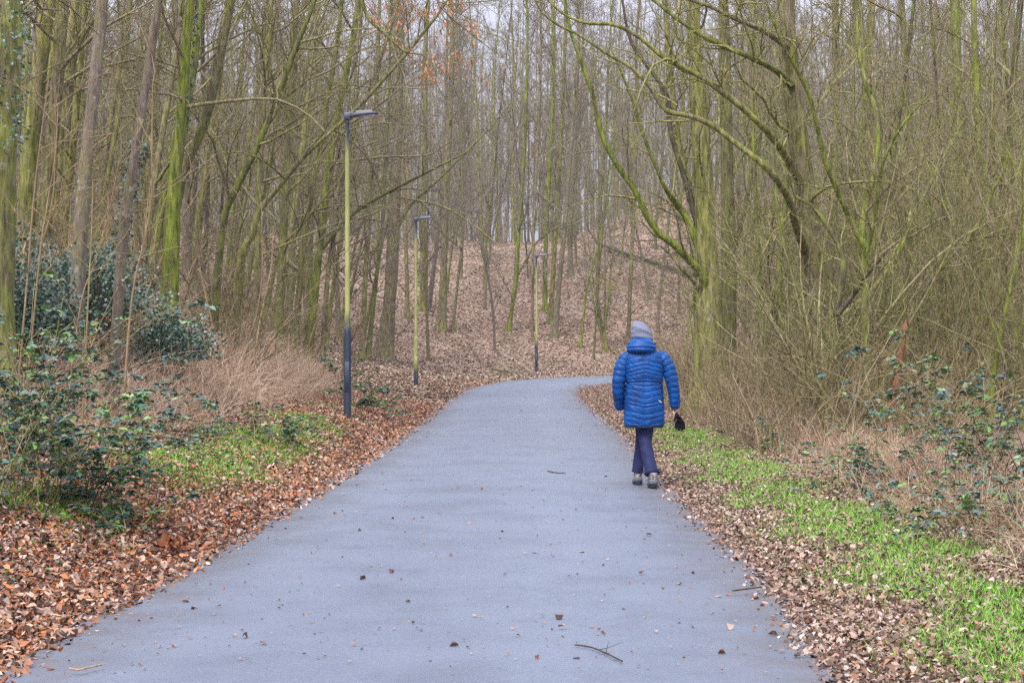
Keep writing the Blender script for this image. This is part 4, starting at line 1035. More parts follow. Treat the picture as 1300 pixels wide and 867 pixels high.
# far-off wood: one mass nobody could count
def far_wood():
    rng = np.random.default_rng(44); n = 1250
    x = rng.uniform(-1, 1, n); y = rng.uniform(140, 240, n); x = x * y * .36
    z = terrain(x, y); H = rng.uniform(17, 25, n); g = Geo()
    P = np.zeros((n, 6, 3)); ln = rng.normal(0, .05, (n, 2))
    for k in range(6):
        P[:, k, 0] = x + ln[:, 0] * H * k / 5 + rng.normal(0, .06, n); P[:, k, 1] = y + ln[:, 1] * H * k / 5; P[:, k, 2] = z + H * k / 5 - .1
    R = rng.uniform(.06, .15, n)[:, None] * (1 - .8 * np.linspace(0, 1, 6))[None]
    g.tubes(P, R, 5)
    A = grow(rng, P, R, 16, .2, .98, .22, (25, 55), .1, .12, 5, .5, .016); g.tubes(*A, 3)
    B_ = grow(rng, *A, 5, .1, 1, .5, (25, 55), .08, .13, 4, .6, .011); g.tubes(*B_, 3)
    B2 = grow(rng, *B_, 3, .1, 1, .5, (25, 55), .08, .13, 3, .7, .010); g.tubes(*B2, 3)
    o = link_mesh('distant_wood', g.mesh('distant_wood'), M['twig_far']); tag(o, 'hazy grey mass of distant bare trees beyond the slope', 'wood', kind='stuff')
far_wood()

# ------------------------------------------------------------------ thicket shrubs on the right, saplings on the left
def shrub_proto(seed, H, nst, spread, tl=1, rmin=.0032):
    rng = np.random.default_rng(seed)
    n = nst; a = rng.uniform(0, 6.28, n); P = np.zeros((n, 9, 3)); d = np.stack([np.cos(a) * spread * rng.uniform(.3, 1, n), np.sin(a) * spread * rng.uniform(.3, 1, n), np.ones(n)], 1); d = unit(d)
    P[:, 0] = np.stack([np.cos(a) * .12, np.sin(a) * .12, np.full(n, -.05)], 1); h = H * rng.uniform(.6, 1.05, n); dr = rng.normal(0, .07, (n, 3))
    for k in range(1, 9):
        d = unit(d + dr + rng.normal(0, .06, (n, 3)) + np.array([0, 0, .02])); P[:, k] = P[:, k - 1] + d * (h / 8)[:, None]
    R = rng.uniform(.011, .028, n)[:, None] * (1 - .8 * np.linspace(0, 1, 9))[None]
    gs = Geo(); gs.tubes(P, R, 6)
    g = Geo()
    A = grow(rng, P, R, 9, .12, .98, .30, (22, 55), .05, .11, 6, .6, rmin * 1.6, .4); g.tubes(*A, 4)
    B_ = grow(rng, *A, 5, .1, 1, .5, (25, 60), .03, .12, 5, .7, rmin * 1.1, .5); g.tubes(*B_, 3)
    if tl: C_ = grow(rng, *B_, 2, .1, 1, .5, (25, 65), .02, .12, 4, .8, rmin * .85, .7); g.tubes(*C_, 3)
    return gs.mesh('stems'), g.mesh('twigs')
SP = []
for k in range(6):
    sm, tm = shrub_proto(2000 + k, (8.0, 6.4, 4.8, 9.0, 3.8, 7.2)[k], (12, 13, 14, 11, 15, 13)[k], (.40, .45, .55, .32, .65, .45)[k])
    mats(sm, M[['bark_green', 'bark_dark', 'twig_green'][k % 3]]); mats(tm, M['twig_green' if k not in (1, 2) else 'twig'])
    o = empty('shrub'); a_ = bpy.data.objects.new('stems', sm); COL.objects.link(a_); a_.parent = o; b_ = bpy.data.objects.new('twigs', tm); COL.objects.link(b_); b_.parent = o
    o['category'] = 'shrub'; SP.append(o)
rng = np.random.default_rng(9); got = []; 
for tr in range(4000):
    y = rng.uniform(19, 52); px = rng.uniform(872, 1340); x = (px - 650) / FPX * y
    di = -sdist(E_IN, np.array([x]), np.array([y]))[0]
    if di < 2.3 or di > 16: continue
    if px < 1000 and y < 33 and rng.random() < .7: continue
    if px < 965 and y < 37: continue
    if any((x - a) ** 2 + (y - b) ** 2 < 1.05 ** 2 for a, b in got): continue
    got.append((x, y)); o = copy_tree(SP[rng.integers(0, 6)]); s = rng.uniform(.75, 1.15)
    if y > 36: s *= 1.0
    o.location = (x, y, tz(x, y)); o.scale = (s, s, s); o.rotation_euler = (0, 0, rng.uniform(0, 6.28))
    tag(o, f"{look(o)} bare shrub in the {'front' if y < 28 else 'middle' if y < 38 else 'back'} of the thicket, {where(px)}", 'shrub', 'bare shrubs of the right thicket')
    if len(got) >= 38: break
print('shrubs', len(got))
# brushy young growth at the foot of the left wood
BP = []
for k in range(3):
    sm, tm = shrub_proto(2100 + k, (2.6, 3.4, 2.2)[k], (9, 8, 11)[k], .6, 1, .003)
    mats(sm, M['twig_tan']); mats(tm, M['twig' if k else 'twig_tan'])
    o = empty('sapling'); a_ = bpy.data.objects.new('stems', sm); COL.objects.link(a_); a_.parent = o; b_ = bpy.data.objects.new('twigs', tm); COL.objects.link(b_); b_.parent = o
    o['category'] = 'sapling'; BP.append(o)
got = []
for tr in range(4000):
    y = rng.uniform(17, 48); px = rng.uniform(-20, 440); x = (px - 650) / FPX * y
    do = sdist(E_OUT, np.array([x]), np.array([y]))[0]
    if do < 2.6 or do > 9: continue
    if px < 250 and (y < 19 or rng.random() < .3): continue
    if any((x - a) ** 2 + (y - b) ** 2 < 1.3 ** 2 for a, b in got): continue
    got.append((x, y)); o = copy_tree(BP[rng.integers(0, 3)]); s = rng.uniform(.7, 1.15)
    o.location = (x, y, tz(x, y)); o.scale = (s, s, s); o.rotation_euler = (0, 0, rng.uniform(0, 6.28))
    tag(o, f"{'low' if s < .92 else 'tall'} bushy brown sapling {'near' if y < 26 else 'halfway' if y < 37 else 'far'} along the left bank, {where(px)}", 'sapling', 'brown saplings along the left bank')
    if len(got) >= 26: break
# traced young shoots in the left foreground
for k, (pts, Y, lab) in enumerate([
    ([(148, 470, 9), (165, 400, 7), (182, 310, 6), (192, 255, 5), (193, 190, 4), (194, 110, 3), (198, 90, 2)], 13.5, 'tall tan shoot in front of the round ivy bush, branching low'),
    ([(10, 450, 8), (35, 350, 6), (42, 260, 5), (50, 190, 4), (62, 100, 3)], 13.0, 'straight tan shoot nearest the left edge, below the thick trunk'),
    ([(22, 455, 8), (48, 350, 6), (60, 260, 5), (70, 200, 4), (74, 130, 3)], 13.3, 'tan shoot leaning right beside the one nearest the edge'),
    ([(75, 460, 7), (100, 400, 5), (122, 330, 4), (140, 260, 3), (152, 200, 3)], 14.5, 'thin tan shoot slanting right in front of the lichened trunk'),
    ([(100, 470, 6), (112, 380, 5), (116, 300, 4), (118, 230, 3)], 14.0, 'thin upright tan shoot just right of the lichened trunk')]):
    bx = (pts[0][0] - 650) / FPX * Y; bz = tz(bx, Y); P = [np.array([bx, Y, bz - .05])]; R = [pts[0][2] / 4.7 / FPX * Y]
    for (x, y, w) in pts[1:]:
        p = at(x, y, Y)
        if p[2] > bz + .1: P.append(p); R.append(w / 4.7 / FPX * Y)
    add_tree('young_shoot', (bx, Y, bz), P, R, lab, 'sapling', None, 'twig_tan', 'twig_tan', 400 + k, limbs=7, br=3, tw=2, tl=0, t0=.25, Ll=.32, la=(30, 55), up=.05, wb=.1, rmin=.0022, sides=8)

# ------------------------------------------------------------------ ivy, brambles
IVY = np.array([(.030, .070, .045), (.040, .10, .050), (.055, .13, .055), (.09, .13, .11), (.13, .18, .16)])  # ivy leaf greens, brightened to put a whitish-blue sheen into the colour
def ivy_bush(base, rad, n, label, seed, leafL=.05, cat='bush', zoff=0.0):
    rng = np.random.default_rng(seed); root = empty('ivy_bush', tuple(base)); tag(root, label, cat)
    # clumps on the shell of an uneven mound
    cl = rng.normal(size=(46, 3)); cl = unit(cl); cl[:, 2] = np.abs(cl[:, 2]) * rng.uniform(.2, 1, 46)
    cl = cl * np.array(rad) * rng.uniform(.45, 1.0, (46, 1)); 
    k = rng.integers(0, 46, n); C = cl[k] + rng.normal(0, .16, (n, 3)) * np.array([1, 1, .8]); C[:, 2] = np.maximum(C[:, 2], .03) + zoff; cl[:, 2] += zoff
    D = unit(C / np.array(rad) + rng.normal(0, .6, (n, 3)) - np.array([0, 0, .5]))
    V, F = cards(C, D, rng.uniform(.6, 1.2, n) * leafL, rng.uniform(.6, 1, n) * leafL, rng, .15)
    g = Geo(); g.add(V, F, np.repeat(IVY[rng.integers(0, 5, n)], 6, 0)); o = link_mesh('leaves', g.mesh('leaves', False), M['bramble_leaf'], root); o['kind'] = 'stuff'
    P = np.zeros((46, 4, 3)); P[:, 0] = rng.normal(0, .1, (46, 3)) * [1, 1, 0]
    for j in (1, 2, 3): P[:, j] = P[:, 0] + (cl - P[:, 0]) * j / 3 + rng.normal(0, .06, (46, 3)); 
    g = Geo(); R = np.tile([.014, .011, .008, .005], (46, 1)); g.tubes(P, R, 5)
    A = grow(rng, P, R, 6, .3, 1, .4, (30, 70), .05, .15, 5, .7, .003); g.tubes(*A, 3)
    link_mesh('stems', g.mesh('stems'), M['bark_brown'], root); return root
def gpt(px, py, Y):
    p = at(px, py, Y); return (p[0], p[1], tz(p[0], p[1]))
p = gpt(200, 400, 25); ivy_bush(p, (.68, .6, 1.0), 8000, 'round dark ivy bush growing over a stub on the left bank', 1, .046, zoff=.3)
p = gpt(100, 360, 23); ivy_bush(p, (.72, .6, 1.25), 8000, 'wide dark ivy mound behind the lichened trunk on the left', 2, .048, zoff=.6)
p = gpt(30, 330, 19); ivy_bush(p, (.6, .6, 1.2), 7500, 'tall ivy mass at the left edge around the thick trunk', 3, .045, zoff=.6)
p = gpt(140, 330, 26.5); ivy_bush(p, (.5, .6, 1.3), 2600, 'ivy mass filling the gap left of the leaning ivy-wrapped trunk', 4, .05, zoff=.5)
def ivy_on(root_name_label, segs, n, seed, r=.12, leafL=.045):
    """ivy leaves clinging to a trunk, a part of that tree"""
    rng = np.random.default_rng(seed); root = [o for o in bpy.data.objects if o.get('label') == root_name_label][0]
    b = np.array(root.location); segs = np.array(segs); t = rng.random(n) * (len(segs) - 1); i = t.astype(int); f = (t - i)[:, None]
    C = segs[i] * (1 - f) + segs[np.minimum(i + 1, len(segs) - 1)] * f; d = unit(rng.normal(size=(n, 3)) * [1, 1, .3]); C = C + d * rng.uniform(.6, 1.2, (n, 1)) * r - b
    V, F = cards(C, d + rng.normal(0, .4, (n, 3)) - [0, 0, .8], leafL, leafL * .9, rng, .15); g = Geo(); g.add(V, F, np.repeat(IVY[rng.integers(1, 5, n)], 6, 0))
    o = link_mesh('ivy', g.mesh('ivy', False), M['bramble_leaf'], root); o['kind'] = 'stuff'
ivy_on('ivy-wrapped trunk leaning right beside the round ivy bush', [at(148, 330, 20), at(160, 270, 20), at(172, 210, 20), at(178, 180, 20)], 420, 6, .09)
ivy_on('thick mossy trunk cut by the left edge, with ivy leaves high on its bark', [at(4, 200, 17.5), at(8, 110, 17.5), at(12, 0, 17.5)], 420, 7, .20, .04)
for lab, Y, segs in (('bright green mossy forked trunk behind the ivy bush', 29, [(232, 160), (240, 60), (246, -20)]),):
    ivy_on(lab, [at(x, y, Y + .2) for x, y in segs], 300, 8, .1)

BRB = np.array([(.040, .105, .060), (.055, .14, .075), (.05, .105, .085), (.085, .19, .05), (.13, .26, .05), (.15, .19, .07), (.08, .14, .125), (.035, .075, .06)])  # bramble leaf greens, lightened so the colour itself carries some sky sheen
def bramble(base, label, seed, ncane=10, L=1.6, leaf=.055, nleaf=16, dirx=0.0, lean=(0, 0, 0), group=None, cols=(0, 8), start_h=0.0, dens=1.0):
    rng = np.random.default_rng(seed); root = empty('bramble', tuple(base)); tag(root, label, 'bramble', group)
    n = ncane; m = 14; P = np.zeros((n, m, 3)); a = rng.uniform(0, 6.28, n)
    d = unit(np.stack([np.cos(a) * .6, np.sin(a) * .6, rng.uniform(.6, 1.5, n)], 1) + np.asarray(lean)); P[:, 0] = rng.normal(0, .12, (n, 3)) * [1, 1, 0] + [0, 0, start_h]
    st = L * rng.uniform(.6, 1.2, n)[:, None] / (m - 1)
    for k in range(1, m):
        d = unit(d + np.array([np.zeros(n), np.zeros(n), -rng.uniform(.05, .15, n)]).T + rng.normal(0, .07, (n, 3))); P[:, k] = P[:, k - 1] + d * st
    wx = P[:, :, 0] + base[0]; wy = P[:, :, 1] + base[1]; gz = terrain(wx, wy) - base[2]; P[:, :, 2] = np.maximum(P[:, :, 2], gz + .03)
    R = np.tile(np.linspace(.0055, .0022, m), (n, 1)); g = Geo()
    pal = np.array([(.30, .20, .10), (.16, .18, .06), (.22, .09, .06)])
    g.tubes(P, R, 5); S = grow(rng, P, R, 4, .15, .95, .25, (35, 75), -.03, .12, 6, .7, .0018, .6); g.tubes(*S, 4)
    link_mesh('canes', g.mesh('canes'), M['twig_tan' if seed % 2 else 'twig_green'], root)
    AP = np.concatenate([P[:, ::2][:, :6], S[0]], 0); nl = int(nleaf * dens)
    i = rng.integers(0, len(AP), n * nl); t = rng.uniform(.15, .99, n * nl) * (AP.shape[1] - 1); j = t.astype(int); f = (t - j)[:, None]
    C = AP[i, j] * (1 - f) + AP[i, np.minimum(j + 1, AP.shape[1] - 1)] * f
    # three leaflets each
    Cs = []; Ds = []
    main = unit(rng.normal(size=(len(C), 3)) * [1, 1, .25] - [0, 0, .15])
    side = unit(np.cross(main, [0, 0, 1.]))
    tipp = C + main * .04
    for dd in (main, unit(main * .3 + side), unit(main * .3 - side)): Cs.append(tipp); Ds.append(dd + rng.normal(0, .18, dd.shape))
    sc = np.tile(rng.uniform(.65, 1.2, len(C)), 3)
    Cc = np.concatenate(Cs); Dd = unit(np.concatenate(Ds)); N_ = len(Cc)
    # flat-ish facing up leaflets
    up = unit(np.array([0, 0, 1.]) + rng.normal(0, .35, (N_, 3))); r_ = unit(np.cross(Dd, up)); nn = np.cross(r_, Dd)
    Lf = (leaf * sc)[:, None]; W = Lf * .72; fo = .18 * W
    V = np.stack([Cc, Cc + Dd * Lf * .28 - r_ * W * .46 + nn * fo, Cc + Dd * Lf * .68 - r_ * W * .40 + nn * fo * .6, Cc + Dd * Lf - nn * Lf * .12, Cc + Dd * Lf * .68 + r_ * W * .40 + nn * fo * .6, Cc + Dd * Lf * .28 + r_ * W * .46 + nn * fo], 1).reshape(-1, 3)
    b_ = np.arange(N_)[:, None] * 6; F = np.concatenate([b_ + np.array([[0, 1, 2, 3]]), b_ + np.array([[0, 3, 4, 5]])])
    ci = rng.integers(cols[0], cols[1], len(C)); col = np.tile(BRB[ci], (3, 1))
    g = Geo(); g.add(V, F, np.repeat(col, 6, 0)); o = link_mesh('leaves', g.mesh('leaves', False), M['bramble_leaf'], root); o['kind'] = 'stuff'
    return root
br_list = [ # px, Y, label, canes, length, leaf, nleaf
 (50, 12.9, 'largest bramble, arching blue-green canes over the left bank', 16, 2.0, .062, 26, (.4, -.1, .8)),
 (120, 13.2, 'bramble cascading down to the leaves at mid left bank', 15, 1.5, .060, 28, (.35, 0, .6)),
 (5, 12.0, 'dark bramble at the left frame edge', 12, 1.5, .058, 24, (.1, -.1, .5)),
 (95, 14.5, 'bramble among the tan shoots below the lichened trunk', 10, 1.5, .055, 18, (0, 0, .6)),
 (40, 15.5, 'tall bright-leaved bramble climbing beside the thick left trunk', 9, 2.3, .06, 22, (0, 0, 1.2)),
 (165, 16.0, 'bramble beneath the round ivy bush', 8, 1.2, .05, 16, (.2, 0, .2)),
 (150, 12.8, 'low bramble patch at the foot of the left bank', 7, .55, .05, 16, (0, 0, -.3)),
 (320, 21.0, 'bright green low bramble at the top of the left grass', 7, .8, .055, 16, (0, -.1, .1)),
 (358, 21.8, 'grey-green low bramble right of the bright one by the grass', 7, .7, .05, 22, (0, 0, 0)),
 (265, 20.0, 'small bramble left of the bright one by the grass', 6, .8, .05, 12, (0, 0, 0)),
 (445, 31.5, 'blue-green bramble spilling down behind the nearest lamp foot', 14, 1.3, .07, 20, (.3, -.2, 0)),
 (1275, 15.2, 'tall bramble heap with big glossy leaves at the right frame edge', 20, 1.9, .066, 20, (-.15, 0, .9)),
 (1215, 16.4, 'bramble heap left of the tall one at the right edge', 14, 1.6, .058, 16, (-.2, 0, .4)),
 (1130, 17.2, 'bramble with round blue-green leaves below the hazel stems', 12, 1.1, .06, 15, (-.2, -.1, .2)),
 (1090, 17.8, 'small bramble where dry grass meets the thicket', 8, .9, .055, 10, (-.1, 0, .2)),
 (1240, 12.6, 'low bramble trailing onto the grass at lower right', 9, 1.1, .055, 12, (-.5, -.1, -.1)),
 (1290, 13.4, 'bramble with yellow-green leaves low at the right edge', 9, 1.0, .06, 16, (-.2, 0, 0)),
 (1180, 14.0, 'thin bramble sprawling over dry stems at lower right', 8, 1.0, .05, 9, (-.2, 0, -.1)),
 (985, 22.0, 'tiny bramble at the thicket foot beyond the grass strip', 6, .8, .05, 9, (0, 0, 0)),
 (940, 26.0, 'small leafy sprig at the thicket edge right of the walker', 6, .6, .05, 9, (0, 0, 0)),
]
for k, (px, Y, lab, nc, L_, lf, nl, ln) in enumerate(br_list):
    x = (px - 650) / FPX * Y; bramble((x, Y, tz(x, Y)), lab, 500 + k, nc, L_, lf, nl, lean=ln)

# ------------------------------------------------------------------ ground cover: leaves, grass, dry stems (stuff)
def scatter_leaves(name, label, n, sampler, Lr, pal, seed, tilt=.35, lift=.02, W=.62):
    rng = np.random.default_rng(seed); X, Y = sampler(rng, n)
    do = sdist(E_OUT, X, Y); di = -sdist(E_IN, X, Y); e = np.maximum(do, di)
    return rng, X, Y, do, di, e
PAL_NEAR = np.array([(.38, .14, .06), (.46, .22, .11), (.50, .32, .22), (.22, .09, .05), (.12, .06, .04), (.55, .41, .33), (.44, .17, .06), (.30, .14, .08), (.16, .10, .075), (.42, .28, .20), (.09, .05, .035), (.30, .21, .16), (.44, .32, .26)])
PAL_FAR = np.array([(.42, .31, .235), (.35, .245, .18), (.49, .38, .30), (.24, .155, .115), (.15, .095, .07), (.56, .45, .37), (.36, .24, .165), (.29, .20, .15), (.12, .08, .06)])
def put_leaves(name, label, X, Y, L, pal, seed, tilt=.35, lift=.03, kind='stuff', rise=True):
    rng = np.random.default_rng(seed); n = len(X); z = terrain(X, Y)
    C = np.stack([X, Y, z + np.abs(rng.normal(0, lift, n)) + .008], 1); a = rng.uniform(0, 6.28, n)
    D = np.stack([np.cos(a), np.sin(a), rng.normal(0, tilt, n)], 1); D = unit(D); up = unit(np.stack([rng.normal(0, tilt, n), rng.normal(0, tilt, n), np.ones(n)], 1))
    r_ = unit(np.cross(D, up)); nn = np.cross(r_, D); Lf = np.broadcast_to(L, n)[:, None]; W = Lf * rng.uniform(.45, .75, (n, 1)); fo = W * rng.uniform(-.3, .75, (n, 1)); cu = Lf * rng.uniform(-.2, .45, (n, 1))
    V = np.stack([C - D * Lf * .5 + nn * cu, C - D * Lf * .15 - r_ * W * .5 + nn * fo, C + D * Lf * .2 - r_ * W * .42 + nn * fo, C + D * Lf * .5 + nn * cu, C + D * Lf * .2 + r_ * W * .42 + nn * fo, C - D * Lf * .15 + r_ * W * .5 + nn * fo], 1)
    mz = V[:, :, 2].min(1) - (z + .003); V[:, :, 2] -= np.minimum(mz, 0)[:, None]
    b_ = np.arange(n)[:, None] * 6; F = np.concatenate([b_ + np.array([[0, 1, 2, 3]]), b_ + np.array([[0, 3, 4, 5]])])
    col = pal[rng.integers(0, len(pal), n)] * rng.uniform(.7, 1.15, (n, 1))
    me = np_mesh(name, V.reshape(-1, 3), [F], False, np.repeat(col, 6, 0))
    o = link_mesh(name, me, M['leaf_litter']); tag(o, label, 'leaves', kind=kind); return o
rng = np.random.default_rng(77)
def dist_y(rng, n, y0, y1, p):   # more samples close to the camera
    u = rng.random(n); a = 1 - p; return (y0 ** a + u * (y1 ** a - y0 ** a)) ** (1 / a)
# left verge and bank foot
n = 260000; Y_ = dist_y(rng, n, 7.3, 62, 1.5); e_ = rng.exponential(1.1, n) + rng.normal(0, .10, n) - .05 ; e_ = np.where(rng.random(n) < .35, rng.uniform(-.25, 4.5, n), e_)
X_ = np.interp(Y_, E_OUT[:, 1][:97], E_OUT[:, 0][:97]) - e_
edge = -.10 + .10 * np.sin(Y_ * .9) + .07 * np.sin(Y_ * 2.7 + 1) + .06 * np.sin(Y_ * 6.1)
ok = (e_ > edge - .10 - rng.exponential(.12, n)) & (X_ > -.34 * Y_ - 1)
gl = 1.25 * np.exp(-((e_ - 1.05) / .6) ** 2) * np.exp(-((Y_ - 20) / 6.5) ** 2) + .62 * wob(X_, Y_, 1.7, 9); ok &= ~((gl > .55) & (rng.random(n) < .7))
put_leaves('leaf_litter', 'thick rust-brown fallen leaves along the left side of the path', X_[ok], Y_[ok], np.clip(rng.lognormal(-3.3, .33, ok.sum()), .014, .07), PAL_NEAR, 1, tilt=.6, lift=.028)
# right verge
n = 290000; Y_ = dist_y(rng, n, 7.3, 60, 1.5); e_ = rng.exponential(.8, n) + rng.normal(0, .08, n) - .03; e_ = np.where(rng.random(n) < .35, rng.uniform(-.2, 4.5, n), e_)
X_ = np.interp(Y_, E_IN[:, 1][:81], E_IN[:, 0][:81]) + e_
edge = .07 * np.sin(Y_ * 1.1 + 2) + .05 * np.sin(Y_ * 3.3) + .04 * np.sin(Y_ * 7)
def gmask_r(X, Y, di):
    c = 1.0 - .012 * (Y - 8); w = .55
    return np.exp(-((di - c) / w) ** 2) * (Y < 30) * (.80 + .75 * wob(X, Y, 1.25, 7)) + .42 * wob(X, Y, 2.9, 8) * (di > .25) * (di < 2.4)
ok = (e_ > edge - .08 - rng.exponential(.10, n)) & (X_ < .34 * Y_ + 1); gm_ = gmask_r(X_, Y_, e_); ok &= ~((gm_ > .45) & (rng.random(n) < .70))
PAL_R = np.array([(.38, .26, .19), (.30, .19, .13), (.46, .36, .29), (.20, .12, .085), (.12, .075, .055), (.54, .43, .36), (.34, .18, .11), (.26, .17, .13), (.40, .30, .24), (.09, .055, .04), (.22, .15, .12)])
put_leaves('leaf_litter', 'brown and grey-pink fallen leaves along the right side of the path', X_[ok], Y_[ok], np.clip(rng.lognormal(-3.55, .32, ok.sum()), .010, .052), PAL_R, 2, tilt=.6, lift=.022)
# far slope
n = 230000; Y_ = dist_y(rng, n, 40, 118, 1.2); X_ = rng.uniform(-.30, .36, n) * Y_; do = sdist(E_OUT, X_, Y_)
ok = (do > .0) & (do < 40)
put_leaves('leaf_litter', 'pinkish brown fallen leaves covering the far slope beyond the bend', X_[ok], Y_[ok], rng.uniform(.05, .13, ok.sum()), PAL_FAR * np.array([.93, .95, .90]), 3, lift=.03)
# strays on the asphalt
n = 1700; Y_ = dist_y(rng, n, 8, 60, 1.5); xo = np.interp(Y_, E_OUT[:, 1][:97], E_OUT[:, 0][:97]); xi = np.interp(Y_, E_IN[:, 1][:81], E_IN[:, 0][:81]); u = rng.beta(.8, .8, n); X_ = xo + (xi - xo) * u
o = put_leaves('stray_leaves', 'scattered small leaf scraps lying on the grey path', X_, Y_, rng.uniform(.006, .026, n) * (1 + 1.2 * (rng.random(n) < .10)), PAL_NEAR * .8, 4, tilt=.12, lift=.001)
me = o.data; co = np.zeros(len(me.vertices) * 3); me.vertices.foreach_get('co', co); tq_ = np.repeat(u, 6); co[2::3] += .035 + .004 + .035 * (1 - (2 * tq_ - 1) ** 2) - .002; me.vertices.foreach_set('co', co)

def grass(name, label, X, Y, h, seed, pal, w=.0035, droop=.5):
    rng = np.random.default_rng(seed); n = len(X); z = terrain(X, Y); a = rng.uniform(0, 6.28, n); P = np.zeros((n, 4, 3)); P[:, 0] = np.stack([X, Y, z - .01], 1)
    h = np.broadcast_to(h, n) * rng.uniform(.5, 1.3, n); d = unit(np.stack([np.cos(a) * .35, np.sin(a) * .35, np.ones(n)], 1))
    for k in range(1, 4):
        d = unit(d + np.stack([np.cos(a), np.sin(a), -np.ones(n) * .4], 1) * droop * k / 3 * rng.uniform(.3, 1.2, (n, 1))); P[:, k] = P[:, k - 1] + d * (h / 3)[:, None]
    s = np.stack([-np.sin(a), np.cos(a), np.zeros(n)], 1)[:, None, :] * (w * np.array([1, .9, .6, .1]))[None, :, None] * rng.uniform(.7, 1.4, (n, 1, 1))
    V = np.concatenate([P - s, P + s], 1).reshape(-1, 3); b_ = np.arange(n)[:, None] * 8
    F = np.concatenate([b_ + np.array([[k, k + 4, k + 5, k + 1]]) for k in range(3)])
    col = pal[rng.integers(0, len(pal), n)] * rng.uniform(.8, 1.2, (n, 1))
    o = link_mesh(name, np_mesh(name, V, [F], True, np.repeat(col, 8, 0)), M['grass']); tag(o, label, 'grass', kind='stuff'); return o
GP = np.array([(.13, .34, .025), (.18, .42, .03), (.09, .23, .02), (.25, .48, .05), (.12, .29, .025), (.32, .32, .12), (.22, .38, .05), (.08, .17, .03)])
n = 330000; Y_ = dist_y(rng, n, 7.4, 32, 1.5); e_ = rng.uniform(.1, 3, n); X_ = np.interp(Y_, E_IN[:, 1][:81], E_IN[:, 0][:81]) + e_
ok = (gmask_r(X_, Y_, e_) > .28 + rng.normal(0, .18, n)) & (X_ < .32 * Y_ + .5)
grass('grass', 'bright green grass strip with leaves on the right verge', X_[ok], Y_[ok], rng.uniform(.04, .12, ok.sum()), 5, GP, w=.0022)
n = 200000; Y_ = dist_y(rng, n, 11, 34, 1.2); e_ = rng.uniform(.2, 2.6, n); X_ = np.interp(Y_, E_OUT[:, 1][:97], E_OUT[:, 0][:97]) - e_
gl = 1.25 * np.exp(-((e_ - 1.05) / .6) ** 2) * np.exp(-((Y_ - 20) / 6.5) ** 2) + .62 * wob(X_, Y_, 1.7, 9)
ok = gl > .40 + rng.normal(0, .15, n)
grass('grass', 'small patch of bright green grass on the left verge before the nearest lamp', X_[ok], Y_[ok], rng.uniform(.04, .12, ok.sum()), 6, GP, w=.003)
n = 3000; Y_ = rng.uniform(60, 80, n); X_ = rng.uniform(2, 12, n); do = sdist(E_OUT, X_, Y_); ok = (do > .1) & (do < .8)
# small broad-leaved weeds mixed in the left litter
n = 9000; Y_ = dist_y(rng, n, 8.0, 30, 1.3); e_ = rng.uniform(.45, 3.2, n); X_ = np.interp(Y_, E_OUT[:, 1][:97], E_OUT[:, 0][:97]) - e_; ok = wob(X_, Y_, 1.1, 12) > .05
o = put_leaves('ground_ivy', 'small green weed leaves dotted through the left leaf litter', X_[ok], Y_[ok], rng.uniform(.02, .05, ok.sum()), np.array([(.05, .13, .04), (.10, .22, .04), (.04, .09, .05), (.08, .12, .09)]), 7, tilt=.3, lift=.05); o['category'] = 'weeds'
n = 1500; Y_ = dist_y(rng, n, 9, 30, 1.2); e_ = rng.uniform(.4, 3, n); X_ = np.interp(Y_, E_IN[:, 1][:81], E_IN[:, 0][:81]) + e_; ok = wob(X_, Y_, 1.1, 13) > .0
o = put_leaves('ground_ivy', 'small green weed leaves dotted along the right verge', X_[ok], Y_[ok], rng.uniform(.02, .04, ok.sum()), np.array([(.05, .13, .04), (.10, .22, .04), (.04, .09, .05)]), 8, tilt=.3, lift=.04); o['category'] = 'weeds'

def dry(name, label, X, Y, h, seed, pal, r=.0022, lean=.35):
    rng = np.random.default_rng(seed); n = len(X); z = terrain(X, Y); m = 6; P = np.zeros((n, m, 3)); P[:, 0] = np.stack([X, Y, z - .02], 1)
    d = unit(np.concatenate([rng.normal(0, lean, (n, 2)), np.ones((n, 1))], 1)); dr = rng.normal(0, .22, (n, 3)) - [0, 0, .10]; H = np.broadcast_to(h, n) * rng.uniform(.4, 1.3, n)
    for k in range(1, m): d = unit(d + dr * .7 + rng.normal(0, .10, (n, 3))); P[:, k] = P[:, k - 1] + d * (H / (m - 1))[:, None]
    R = np.tile(np.linspace(r, r * .45, m), (n, 1)); g = Geo(); c = pal[rng.integers(0, len(pal), n)] * rng.uniform(.75, 1.2, (n, 1)); g.tubes(P, R, 3, c)
    S = grow(rng, P, R, 2, .3, .95, .35, (25, 60), 0, .12, 4, .8, r * .5); g.tubes(*S, 3, np.repeat(c, 2, 0))
    o = link_mesh(name, g.mesh(name), M['dry_stem']); tag(o, label, 'dry grass', kind='stuff'); return o
DP = np.array([(.54, .41, .30), (.46, .32, .21), (.62, .50, .38), (.32, .20, .13), (.50, .35, .24), (.20, .12, .08)])
def leftband(n, y0, y1, e0, e1, p=1.1):
    Y_ = dist_y(rng, n, y0, y1, p); e_ = rng.uniform(e0, e1, n); return np.interp(Y_, E_OUT[:, 1][:97], E_OUT[:, 0][:97]) - e_, Y_, e_
X_, Y_, e_ = leftband(17000, 15, 40, 1.9, 5.5); pxx = 650 + X_ / Y_ * FPX; ok = (X_ > -.31 * Y_) & (wob(X_, Y_, .9, 15) > -.75 + .5 * np.clip(2.6 - e_, 0, 1)) & ((pxx > 200) | (rng.random(len(X_)) < .85))
dry('dry_grass', 'tangled tan dry grass and stems covering the left bank', X_[ok], Y_[ok], .6, 11, DP, r=.003, lean=.6)
